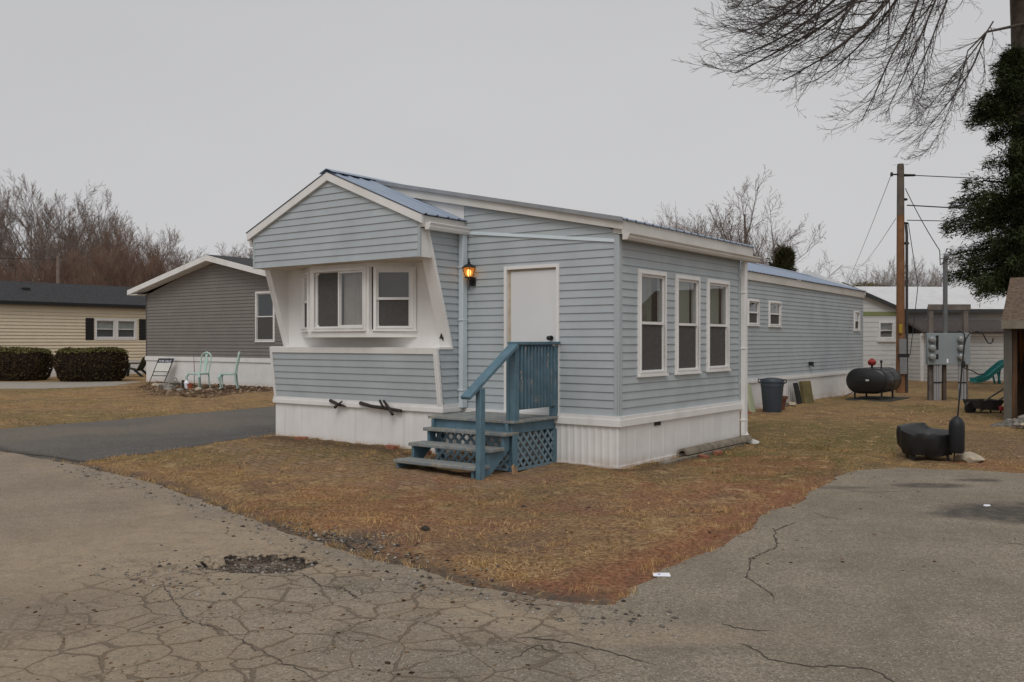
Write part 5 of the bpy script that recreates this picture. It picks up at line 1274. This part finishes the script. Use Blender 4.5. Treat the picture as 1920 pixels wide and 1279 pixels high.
# hedges
def hedge(name, label, loc, sx, sy, sz, rz=0, n=9000, seed=1):
    g = np.random.default_rng(seed)
    t = thing(name, label, 'hedge', loc, rz)
    th = g.uniform(0, 6.283, n); z = g.uniform(.03, 1, n)
    pw = 2.5
    rr = (np.abs(np.cos(th))**pw+np.abs(np.sin(th))**pw)**(-1/pw)
    prof = np.interp(z, [0, .12, .45, .75, .90, 1.0], [.74, .88, 1.0, .98, .88, .62])*1.04
    top = g.uniform(0, 1, n) < .38
    rad = np.where(top, np.sqrt(g.uniform(0, 1, n)), 1.0)*prof
    zz = np.where(top, 1.0-.10*rad**4, z)+g.normal(0, .012, n)
    bump = 1+.16*(fbm(th*2.2+7, zz*3, 1.0, seed)-.5)
    x = rad*rr*np.cos(th)*sx*bump; y = rad*rr*np.sin(th)*sy*bump; zz = zz*sz*(1+.12*(fbm(x*2+9, y*2+9, 1, seed+3)-.5))
    s = g.uniform(.03, .06, n); a = g.normal(0, 1, (n, 3)); b = g.normal(0, 1, (n, 3))
    a /= np.linalg.norm(a, axis=1)[:, None]; b /= np.linalg.norm(b, axis=1)[:, None]
    C = np.stack([x, y, zz], 1); V = np.concatenate([C-a*s[:, None], C+a*s[:, None], C+b*s[:, None]*1.3]); i = np.arange(n)
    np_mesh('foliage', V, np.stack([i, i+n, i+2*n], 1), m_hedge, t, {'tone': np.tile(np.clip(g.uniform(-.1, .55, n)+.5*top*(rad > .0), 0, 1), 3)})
    bm_ = MB(); vs = []; NS = 28
    for zq, k_ in ((.04, .68), (.15, .82), (.45, .95), (.8, .93), (.93, .84), (.965, .60)):
        for k in range(NS):
            q = 2*math.pi*k/NS; r_ = (abs(math.cos(q))**pw+abs(math.sin(q))**pw)**(-1/pw)
            vs.append((r_*math.cos(q)*sx*k_, r_*math.sin(q)*sy*k_, zq*sz))
    bm_.add(vs, [(i*NS+k, i*NS+(k+1) % NS, (i+1)*NS+(k+1) % NS, (i+1)*NS+k) for i in range(5) for k in range(NS)]+[tuple(range(NS))[::-1], tuple(range(5*NS, 6*NS))])
    bm_.build('twig_core', m_hedgecore, t)
    mb = MB()
    for k in range(7): mb.tube([(g.uniform(-.5, .5)*sx, g.uniform(-.4, .4)*sy, -.05), (g.uniform(-.6, .6)*sx, g.uniform(-.5, .5)*sy, .25*sz)], .03, 6)
    mb.build('stem', m_darkwood, t)
    return t
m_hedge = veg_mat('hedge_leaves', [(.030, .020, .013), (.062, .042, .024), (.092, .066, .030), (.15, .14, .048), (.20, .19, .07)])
m_hedgecore = M('hedge_twigs', (.022, .014, .010), .95, .3, 10)
hedge('hedge', 'dark clipped hedge, left one, cut off by the picture edge', (-20.5, 37.9, 0), 1.24, .75, 1.33, R(3), 9000, 4)
hedge('hedge', 'dark rounded clipped hedge with greenish top below the shuttered window', (-17.32, 37.5, 0), 1.38, .85, 1.33, R(3), 10000, 5)
# dark garden chair half behind the hedge
AD = thing('garden_chair', 'dark green slatted garden chair half hidden behind the rounded hedge', 'chair', (-17.45, 42.0, 0), R(-95))
m_adk = M('dark_green_black_plastic', (.012, .018, .017), .5, .1, 6)
MB().hexa([(-.28, -.40, .42), (.28, -.40, .42), (.28, .30, .28), (-.28, .30, .28), (-.28, -.40, .45), (.28, -.40, .45), (.28, .30, .31), (-.28, .30, .31)]).build('seat', m_adk, AD)
mb = MB()
for k in range(5): x = -.24+.12*k; mb.bar((x, .28, .28), (x*1.15, .62, 1.0-.05*abs(k-2)), .10, .025, (0, 1, 0))
mb.build('backrest', m_adk, AD)
for sx in (-1, 1):
    MB().box(sx*.36-.07, sx*.36+.07, -.45, .40, .60, .63).build('arm', m_adk, AD)
    MB().bar((sx*.33, -.38, .60), (sx*.33, -.46, 0), .04, .12, (0, 1, 0)).build('leg', m_adk, AD)
    MB().bar((sx*.33, .20, .34), (sx*.33, .62, 0), .04, .10, (0, 1, 0)).build('leg', m_adk, AD)
# mint chairs
m_mint = M('mint_green_paint', (.44, .60, .54), .55, .07, 5, (.55, .52, .42), .4, (4, 4, 4))
def mint_chair(label, loc, rz):
    t = thing('dining_chair', label, 'chair', loc, rz, 'mint chairs in the garden bed')
    mb = MB(); mb.hexa([(-.26, -.25, .44), (.26, -.25, .44), (.21, .22, .44), (-.21, .22, .44), (-.26, -.25, .50), (.26, -.25, .50), (.21, .22, .50), (-.21, .22, .50)]); mb.build('seat', m_mint, t, bevel=.012)
    for sx in (-1, 1):
        MB().tube([(sx*.235, -.225, .45), (sx*.275, -.265, .37), (sx*.24, -.235, .20), (sx*.225, -.225, .06), (sx*.25, -.26, 0)], [.036, .040, .024, .019, .028], 8).build('leg', m_mint, t)
        MB().tube([(sx*.19, .20, .45), (sx*.19, .22, .2), (sx*.19, .27, 0)], [.026, .022, .020], 8).build('leg', m_mint, t)
    mb = MB()
    for sx in (-1, 1): mb.tube([(sx*.19, .20, .50), (sx*.195, .24, .75), (sx*.215, .285, .98), (sx*.17, .30, 1.08)], [.024, .022, .022, .024], 8)
    mb.tube([(-.20, .295, 1.04), (-.12, .30, 1.10), (0, .305, 1.14), (.12, .30, 1.10), (.20, .295, 1.04)], [.022, .030, .036, .030, .022], 8)
    mb.build('back_frame', m_mint, t)
    mb = MB(); f_ = Fr((0, .225, .52), (1, 0, 0), (0, -1, 0), Vector((0, .14, 1)).normalized())
    mb.prism(f_, [(-.05, 0), (.05, 0), (.045, .12), (.085, .30), (.075, .42), (.04, .50), (.06, .60), (-.06, .60), (-.04, .50), (-.075, .42), (-.085, .30), (-.045, .12)], -.010, .010); mb.build('back_splat', m_mint, t)
    return t
mint_chair('mint green carved chair seen from the front beside the flower pots', (-10.85, 31.6, .0), R(-28)).scale = (1.12, 1.12, 1.1)
mint_chair('mint green carved chair seen from the side, nearer the blue home', (-9.75, 31.4, .0), R(-80)).scale = (1.12, 1.12, 1.1)
# for-sale sign resting askew on the skirting
SG = thing('yard_sign', 'white FOR SALE sign in a black wire frame leaning on the grey house skirting', 'sign', (-13.80, 35.35, 0), R(-12))
tilt_ = Fr((0, 0, 0), (1, 0, 0), (0, -1, 0), Vector((.34, .16, 1)))
def tb(a0, b0, a1, b1, r): return [tilt_.p(a0, b0, 0), tilt_.p(a1, b1, 0)], r
for nm_, segs in (('frame', ((-.32, -.02, -.32, .96), (.32, -.02, .32, .96), (-.32, .30, .32, .30), (-.34, .96, .34, .96), (-.34, .46, .34, .46))),):
    mb = MB()
    for q_ in segs: mb.tube(*tb(*q_, .016), 7)
    mb.build(nm_, m_black, SG)
MB().fbox(tilt_, -.30, .30, .47, .80, -.008, .008).build('sign_panel', M('sign_white', (.72, .72, .68), .5, .04, 5, (.5, .47, .36), .5, (1, 1, 3)), SG)
MB().fbox(tilt_, -.31, .33, .801, .95, -.008, .008).build('sign_header', M('sign_navy', (.03, .033, .05), .5), SG)
def sign_text(txt, size, a, b, mat_, nm_='lettering'):
    me = text_mesh(txt, size, .002); me.materials.append(mat_)
    n_v = len(me.vertices); co = np.empty(n_v*3, np.float32); me.vertices.foreach_get('co', co); co = co.reshape(-1, 3)
    new = np.array([tilt_.p(a+c[0], b+c[1], .010+c[2]) for c in co], np.float32); me.vertices.foreach_set('co', new.ravel()); me.update()
    o_ = bpy.data.objects.new(nm_, me); COL.objects.link(o_); o_.parent = SG
sign_text('FOR SALE', .125, .0, .825, m_paper)
# garden bits
solo(MB().tube([(0, 0, 0), (-.03, 0, .18), (-.05, 0, .26), (-.10, 0, .265), (-.20, 0, .235)], .012, 6), 'garden_hook', 'short bent black garden hook between the sign and mint chairs', 'hook', m_black, (-12.55, 34.2, 0), R(-10))
solo(MB().tube([(0, 0, 0), (.01, 0, .6), (-.02, 0, 1.15)], [.012, .010, .006], 6), 'plant_stake', 'tall thin dry plant stake left of the front-facing mint chair', 'stake', m_darkwood, (-11.2, 32.1, 0))
FP2 = thing('flower_pot', 'small red and white flower pots with dead stems under the mint chair', 'flower pot', (-11.05, 31.0, .02))
MB().lathe([(.07, 0), (.10, .16), (.11, .18), (.09, .18)], (.10, 0, 0), 12).build('pot_body', M('red_pot', (.42, .11, .06), .7), FP2)
MB().lathe([(.06, 0), (.09, .20), (.02, .30)], (-.03, .02, 0), 12).build('ornament', m_paper, FP2)
MB().tube([(-.14, 0, 0), (-.15, 0, .3)], .05, 8).build('stem', m_darkwood, FP2)
bx = [(-12.6, 32.6, .16), (-12.2, 32.0, .2), (-11.8, 31.5, .15), (-13.0, 33.2, .14), (-11.5, 30.4, .14), (-10.9, 29.9, .12), (-10.4, 30.2, .13), (-12.3, 33.2, .22)]
for i, (x, y, r_) in enumerate(bx):
    rock('rock', 'brownish edging stone of the garden bed by the mint chairs', (x, y, 0), r_, m_rock if i % 3 else m_rockpale, i, .6, 'edging stones of the garden bed')
# orange marker behind the driveway corner of the home
mk = thing('driveway_marker', 'orange topped marker stake at the driveway side of the blue home', 'marker', HW(-.25, VE+.10, 0), HYAW)
MB().tube([(0, 0, .05), (0, 0, .95)], .012, 6).build('stake', M('rust_red_stake', (.25, .07, .04), .7), mk)
MB().box(-.02, .02, -.05, .06, .95, 1.17).build('reflector', M('orange_reflector', (.75, .16, .03), .5), mk)

# ------------------------------------------------------------ trees
def tubes_np(seg, n):
    S_ = np.asarray(seg, float); p0 = S_[:, 0:3]; p1 = S_[:, 3:6]; r0 = S_[:, 6:7]; r1 = S_[:, 7:8]
    d = p1-p0; L = np.linalg.norm(d, axis=1)[:, None]; d /= np.maximum(L, 1e-6); p1 = p1+d*r1*.35
    up = np.where(np.abs(d[:, 2:3]) > .9, np.array([[1., 0, 0]]), np.array([[0, 0, 1.]]))
    x = np.cross(d, up); x /= np.linalg.norm(x, axis=1)[:, None]; y = np.cross(d, x)
    m = len(S_); V = np.empty((m, 2*n, 3))
    for k in range(n):
        t = 2*math.pi*k/n; o_ = x*math.cos(t)+y*math.sin(t)
        V[:, k] = p0+o_*r0; V[:, n+k] = p1+o_*r1
    F = np.array([(k, (k+1) % n, n+(k+1) % n, n+k) for k in range(n)])
    return V.reshape(-1, 3), (F[None]+2*n*np.arange(m)[:, None, None]).reshape(-1, 4)
def norm3(v):
    l = math.sqrt(v[0]*v[0]+v[1]*v[1]+v[2]*v[2]) or 1; return (v[0]/l, v[1]/l, v[2]/l)
class Grow:
    """recursive bare branching; P[level] = segments, curve, children per segment, spread angle, length ratio, radius ratio"""
    def __init__(s, seed, P, trop=(0, 0, .06), rmin=.006, maxlev=4, start=.25):
        s.r = random.Random(seed); s.P = P; s.trop = trop; s.rmin = rmin; s.maxlev = maxlev; s.out = [[] for _ in range(maxlev+1)]; s.start = start
    def go(s, p, d, L, r, lev):
        r_ = s.r; ns, cv, nc, ang, lr, rr = s.P[min(lev, len(s.P)-1)]
        rad = r; q = p; d = norm3(d)
        for i in range(ns):
            t = (i+1)/ns
            d = norm3((d[0]+r_.gauss(0, cv)+s.trop[0]*(1 if lev else .2), d[1]+r_.gauss(0, cv)+s.trop[1]*(1 if lev else .2), d[2]+r_.gauss(0, cv)+s.trop[2]))
            nq = (q[0]+d[0]*L/ns, q[1]+d[1]*L/ns, q[2]+d[2]*L/ns)
            nr = max(s.rmin*.6, r*(1-.72*t))
            s.out[lev].append((*q, *nq, rad, nr)); 
            if lev < s.maxlev and t > (s.start if lev == 0 else .12):
                k = int(nc)+(1 if r_.random() < nc-int(nc) else 0)
                for _ in range(k):
                    a = math.radians(ang*r_.uniform(.6, 1.3)); b = r_.uniform(0, 6.283)
                    ux = norm3((-d[1], d[0], .01)) if abs(d[2]) < .95 else (1, 0, 0)
                    uy = (d[1]*ux[2]-d[2]*ux[1], d[2]*ux[0]-d[0]*ux[2], d[0]*ux[1]-d[1]*ux[0])
                    c, sn = math.cos(a), math.sin(a); e = tuple(d[j]*c+(ux[j]*math.cos(b)+uy[j]*math.sin(b))*sn for j in range(3))
                    f = r_.uniform(.35, .95)
                    m = (q[0]+(nq[0]-q[0])*f, q[1]+(nq[1]-q[1])*f, q[2]+(nq[2]-q[2])*f)
                    s.go(m, e, L*lr*r_.uniform(.65, 1.25)*(1.15-.55*t), max(s.rmin, nr*rr), lev+1)
            q = nq; rad = nr
    def parts(s, root, mt, mc, lim=1):
        a = [x for l in s.out[:lim+1] for x in l]; b = [x for l in s.out[lim+1:] for x in l]
        o1 = np_mesh('trunk', *tubes_np(a, 7), mt, root); o2 = np_mesh('crown', *tubes_np(b, 3), mc, root)
        o1.data.polygons.foreach_set('use_smooth', [True]*len(o1.data.polygons))
        return o1, o2
m_barkgrey = M('grey_brown_bark', (.145, .12, .105), .95, .25, 4)
m_twiggrey = M('grey_brown_twigs', (.205, .158, .134), .95, .15, 1)
m_twigred = M('reddish_brown_twigs', (.215, .138, .105), .95, .2, 1)
m_barkdark = M('dark_bark', (.060, .046, .036), .95, .25, 5)
m_twigdark = M('dark_twigs', (.085, .070, .062), .95, .15, 3)
m_twighaze = M('haze_paled_grey_twigs', (.30, .265, .25), .95, .12, 2)  # fade of distance is put into this twig colour
PT = [(8, .05, 1.9, 33, .62, .58), (7, .06, 1.5, 33, .46, .55), (5, .08, 1.35, 34, .50, .58), (4, .09, 1.15, 32, .5, .6), (3, .11, 0, 30, .5, .6)]
protos = {}
def proto(key, seed, mt, mc, P=PT, H=10., r=.17, trop=(0, 0, .055), start=.18, rmin=.009, forks=1, maxlev=4):
    g = Grow(seed, P, trop, rmin, maxlev, start)
    for k in range(forks):
        a = k*6.283/max(forks, 1)+seed
        g.go((0, 0, -.1), (0, 0, 1) if forks == 1 else (.26*math.cos(a), .26*math.sin(a), 1), H*.92, r, 0)
    top = max(x[5] for l in g.out for x in l)
    protos[key] = (g, top, mt, mc, None)
proto('grey1', 3, m_barkgrey, m_twiggrey); proto('grey2', 8, m_barkgrey, m_twiggrey, r=.15); proto('grey3', 21, m_barkgrey, m_twiggrey, forks=2, r=.13)
PB = [(7, .06, 2.2, 27, .60, .6), (5, .07, 1.8, 28, .55, .6), (4, .08, 1.5, 28, .55, .6), (3, .09, .9, 28, .6, .7), (3, .10, 0, 30, .5, .6)]
proto('red1', 5, m_barkgrey, m_twigred, PB, r=.12, start=.05, forks=4, trop=(0, 0, .12)); proto('red2', 13, m_barkgrey, m_twigred, PB, r=.12, start=.05, forks=3, trop=(0, 0, .12))
PO = [(8, .05, 1.4, 38, .60, .62), (6, .07, 1.2, 36, .5, .55), (5, .09, 1.1, 36, .5, .55), (4, .10, .7, 34, .5, .6), (3, .1, 0, 30, .5, .6)]
proto('open', 31, m_barkgrey, m_twiggrey, PO, r=.16, start=.30, forks=1, trop=(0, 0, .05)); proto('open2', 44, m_barkgrey, m_twiggrey, PO, r=.12, start=.15, forks=3, trop=(0, 0, .06))
proto('pale', 52, m_twighaze, m_twighaze, PB, r=.11, start=.08, forks=3, trop=(0, 0, .10))
def plant(key, name, label, px, py, Yd, rot=0, wide=1.0, group=None, dx=None):
    g, top, mt, mc, root = protos[key]
    Ht = CAMH+(639.5-py)/FPX*Yd; k = Ht/top
    loc = ((px-960)/FPX*Yd, Yd, 0)
    if root is None:
        root = thing(name, label, 'tree', loc, rot, group); g.parts(root, mt, mc); protos[key] = (g, top, mt, mc, root); r_ = root
    else:
        r_ = dup(root, loc, rot, label); r_.name = name
        if group: r_['group'] = group
        elif 'group' in r_.keys(): del r_['group']
    r_.scale = (k*wide, k*wide, k)
    return r_
gw_ = 'tall bare trees in the wood behind the beige house'; lw_ = 'tall bare grey-brown tree in the wood behind the beige house'
for i, (px, py, Yd, key) in enumerate([(-40, 345, 80, 'grey1'), (22, 338, 82, 'grey2'), (62, 318, 84, 'grey3'), (112, 330, 80, 'grey1'), (158, 346, 78, 'grey2'), (198, 366, 82, 'grey3'), (-15, 380, 70, 'grey2'), (85, 380, 72, 'grey1'), (140, 395, 74, 'grey3'), (40, 400, 90, 'grey1'), (175, 395, 92, 'grey2'), (215, 410, 88, 'grey1')]):
    plant(key, 'bare_tree', lw_, px, py, Yd, i*1.7, .95, gw_)
gr_ = 'reddish twiggy trees behind the beige and grey houses'; lr_ = 'reddish-brown twiggy tree in front of the taller grey wood'
for i, (px, py, Yd, key) in enumerate([(150, 452, 62, 'red1'), (205, 420, 60, 'red2'), (250, 412, 62, 'red1'), (285, 440, 60, 'red2'), (100, 470, 60, 'red1'), (50, 480, 61, 'red2'), (5, 475, 60, 'red1'), (318, 478, 62, 'red1'), (228, 455, 58, 'red1'), (178, 470, 58, 'red2')]):
    plant(key, 'bare_tree', lr_, px, py, Yd, i*2.1, 1.0, gr_)
gf_ = 'distant bare trees beyond the grey house roof'; lf_ = 'small distant grey bare tree beyond the grey house roof'
for i, (px, py, Yd, key) in enumerate([(268, 428, 88, 'grey2'), (300, 440, 92, 'grey1'), (335, 445, 95, 'grey3'), (365, 462, 100, 'grey1'), (405, 455, 118, 'grey2'), (430, 450, 125, 'grey3'), (455, 462, 120, 'grey1'), (490, 462, 125, 'grey2'), (385, 478, 95, 'red1'), (340, 470, 85, 'grey2')]):
    plant(key, 'bare_tree', lf_, px, py, Yd, i*1.3, 1.15, gf_)
plant('open', 'bare_tree', 'tallest spreading bare tree behind the lean-to roof of the blue home', 1405, 318, 47, 1.0, 1.15)
plant('open2', 'bare_tree', 'broad leaning bare tree at right end behind the lean-to roof', 1440, 372, 45, 2.6, 1.35)
plant('open2', 'bare_tree', 'crooked bare tree left of the tallest one behind the lean-to roof', 1325, 362, 50, .3, 1.1)
plant('red2', 'bare_tree', 'low brown twiggy tree just left of the tallest tree behind the roof', 1368, 398, 52, 1.2, 1.1)
plant('pale', 'bare_tree', 'faint pale bare tree farthest left behind the lean-to roof', 1250, 398, 70, .5, 1.1)
plant('red1', 'bare_tree', 'low brown twiggy tree between the pale and the crooked tree', 1292, 405, 54, 2.2, 1.0)
plant('pale', 'bare_tree', 'pale round-headed bare tree behind the white house roof', 1690, 468, 62, 1.9, 1.35)
plant('pale', 'bare_tree', 'small pale bare tree right of the utility pole, behind the white house', 1742, 488, 66, 3.3, 1.1)
plant('pale', 'bare_tree', 'small pale bare tree left of the utility pole, behind the white house', 1645, 492, 66, 4.4, 1.1)
hedge('shrub', 'low dark green shrub above the white roof left of the utility pole', pt(1632, 639, 62).xy.to_3d(), 1.6, 1.0, 5.45, 0, 5000, 11)
hedge('shrub', 'low dull green shrub above the white roof right of the utility pole', pt(1738, 639, 63).xy.to_3d(), 1.7, 1.0, 5.35, 0, 5000, 12)
# far utility pole in the wood
o_ = tag(MB().tube([(0, 0, 0), (0, 0, 6.9)], [.14, .10], 8).build('utility_pole', M('pale_pole', (.20, .16, .14), .9), None, pt(109, 639, 56).xy.to_3d()), 'thin pale distant utility pole standing against the brown wood', 'utility pole')
wire('faint wire running left from the distant pale pole', [pt(109, 486, 56), pt(-60, 482, 52)], .02, sag=.05)

# conifers
m_needles = veg_mat('dark_conifer_needles', [(.016, .021, .010), (.034, .044, .019), (.060, .074, .030), (.098, .105, .046)])
m_cedar = veg_mat('olive_cedar_leaves', [(.028, .028, .012), (.05, .048, .018), (.075, .07, .028)])
def conifer(name, label, loc, Ht, prof, mat_, seed, trunk_r=.2, drop=.2, dens=1.0, size=.16, droop=.25, zstart=.6):
    g = np.random.default_rng(seed); t = thing(name, label, 'tree', loc)
    segs = []; C = []; Dn = []
    z = zstart
    while z < Ht-.15:
        f = z/Ht; Lm = float(np.interp(f, [p[0] for p in prof], [p[1] for p in prof]))
        nb = g.integers(4, 7)
        for k in range(nb):
            if g.uniform() < drop: continue
            a = g.uniform(0, 6.283); L = Lm*g.uniform(.62, 1.12); n = max(3, int(L/.22)); p = np.array([0, 0, z+g.uniform(-.1, .1)])
            d = np.array([math.cos(a), math.sin(a), .25+.3*f])
            for i in range(n):
                tt = (i+1)/n; dd = d+np.array([0, 0, -droop*2.2*tt+.5*droop*max(0, tt-.75)*4]); dd /= np.linalg.norm(dd)
                q = p+dd*L/n; rr_ = .035*(1-tt*.8)*(L/2.2+.25)
                segs.append((*p, *q, rr_+.006, rr_))
                if tt > .10:
                    m = int(dens*g.integers(16, 26)*(.5+tt*.6))
                    lat = np.array([-dd[1], dd[0], 0]); wv = .55*(1-tt)*L*.4+.16
                    cc = p+(q-p)*g.uniform(0, 1, (m, 1))+lat*g.normal(0, wv*.55, (m, 1))+np.stack([g.normal(0, .05, m), g.normal(0, .05, m), g.normal(-.05, .13, m)], 1)
                    C.append(cc); Dn.append(np.tile(dd, (m, 1)))
                p = q
        z += g.uniform(.16, .34)*(1.0 if f < .8 else .7)
    C = np.concatenate(C); Dn = np.concatenate(Dn); n = len(C)
    a = Dn+g.normal(0, .55, (n, 3)); a /= np.linalg.norm(a, axis=1)[:, None]; b = np.cross(a, g.normal(0, 1, (n, 3))+np.array([0, 0, 1.2])); b /= np.linalg.norm(b, axis=1)[:, None]
    s = size*g.uniform(.5, 1.25, n)[:, None]
    V = np.concatenate([C-b*s*.11, C+b*s*.11, C+a*s*1.1]); i = np.arange(n)
    tone = np.clip(fbm(C[:, 0]*1.5+20, C[:, 2]*2+C[:, 1], 1, seed)*.8+g.uniform(-.25, .35, n), 0, 1)
    np_mesh('foliage', V, np.stack([i, i+n, i+2*n], 1), mat_, t, {'tone': np.tile(tone, 3)})
    segs += [(0, 0, Ht*i/12-.1, 0, 0, Ht*(i+1)/12-.1, trunk_r*(1-i/12.5), trunk_r*(1-(i+1)/12.5)) for i in range(12)]
    np_mesh('trunk', *tubes_np(segs, 5), m_barkdark, t)
    return t
conifer('conifer_tree', 'tall dark green ragged conifer at the right edge above the brown shed', (15.75, 28.6, 0), 10.9, [(0, 1.4), (.23, 1.75), (.44, 2.1), (.54, 2.2), (.60, 1.5), (.67, 1.55), (.83, 1.25), (.93, .6), (1, .15)], m_needles, 15, .2, .10, 5.2, .16, .34, 3.3)
conifer('conifer_tree', 'dark conifer mass low behind the garage at the right edge', (18.6, 31.8, 0), 8.2, [(0, 2.0), (.4, 2.4), (.7, 1.6), (1, .2)], m_needles, 9, .2, .15, 4.5, .16, .25, 3.2)
conifer('cedar_shrub', 'small dense olive-green cedar tip showing above the blue metal roof', pt(1468, 639, 44).xy.to_3d(), 6.05, [(0, .9), (.5, 1.0), (.8, .82), (.93, .5), (1, .1)], m_cedar, 6, .12, .02, 5.0, .20, -.25, .3)

# big bare tree overhanging from the right
BT = thing('bare_tree', 'big dark bare tree whose drooping branches hang across the upper right sky', 'tree', (17.95, 31.6, 0))
o_ = Vector((17.95, 31.6, 0))
PBIG = [(12, .035, 1.35, 30, .42, .55), (8, .055, .85, 32, .46, .58), (6, .07, .48, 34, .50, .62), (4, .09, 0, 30, .5, .7)]
g = Grow(77, PBIG, (-.055, -.01, .035), .006, 3, .08)
trunkseg = []
def poly_limb(pts, rs):
    for (p, q), (a, b) in zip(zip(pts[:-1], pts[1:]), zip(rs[:-1], rs[1:])):
        n = 5
        for i in range(n):
            u0 = Vector(p).lerp(Vector(q), i/n)-o_; u1 = Vector(p).lerp(Vector(q), (i+1)/n)-o_
            trunkseg.append((*u0, *u1, a+(b-a)*i/n, a+(b-a)*(i+1)/n))
poly_limb([o_, o_+Vector((-.05, 0, 6)), o_+Vector((-.25, 0, 12.5)), o_+Vector((-.6, -.3, 15.5))], [.52, .42, .36, .28])
limbs = [([(o_.x-.3, 31.5, 14.2), pt(1800, -95, 29.5), pt(1640, -55, 27.5), pt(1480, -35, 26)], [.20, .14, .10, .05]),
         ([(o_.x-.4, 31.4, 13.6), pt(1790, -130, 28.5), pt(1660, -150, 27), pt(1500, -110, 25.5), pt(1420, -60, 25)], [.22, .15, .11, .07, .04]),
         ([(o_.x-.2, 31.4, 12.6), pt(1850, 60, 29.5), pt(1815, 95, 28.7)], [.06, .035, .022])]
starts = []
for pts, rs in limbs:
    poly_limb(pts, rs)
    for j in range(len(pts)-1): starts.append((Vector(pts[j]), Vector(pts[j+1])))
rb = random.Random(5)
def hang(px, py, Yd, ex, ey, r):
    p = pt(px, py, Yd); q = pt(ex, ey, Yd-rb.uniform(0, 2.0)); d = q-p
    d2 = d.normalized()+Vector((.10, 0, -.20))
    g.go(tuple(p-o_), tuple(d2), d.length*.92, r, 0)
for a in [(1480, -36, 26, 1375, 45, .045), (1560, -48, 26.6, 1368, 85, .055), (1610, -52, 27, 1380, 135, .06), (1650, -54, 27.5, 1395, 180, .065), (1690, -50, 27.8, 1460, 225, .065), (1560, -45, 26.6, 1435, 140, .045),
          (1720, -70, 28.4, 1510, 195, .055), (1755, -80, 28.8, 1540, 230, .055), (1640, -54, 27.5, 1480, 120, .045), (1785, -90, 29.3, 1610, 235, .05), (1805, -90, 29.5, 1660, 215, .045), (1700, -49, 28, 1560, 130, .04),
          (1862, 40, 29.7, 1705, 225, .032), (1850, 60, 29.5, 1720, 268, .035), (1420, -60, 25, 1375, 10, .035), (1510, -40, 26, 1390, 70, .04), (1780, -90, 29.3, 1690, 120, .035), (1815, 95, 28.7, 1745, 300, .022)]:
    hang(*a)
g.out = [trunkseg]+g.out
g.parts(BT, m_barkdark, m_twigdark, 0)
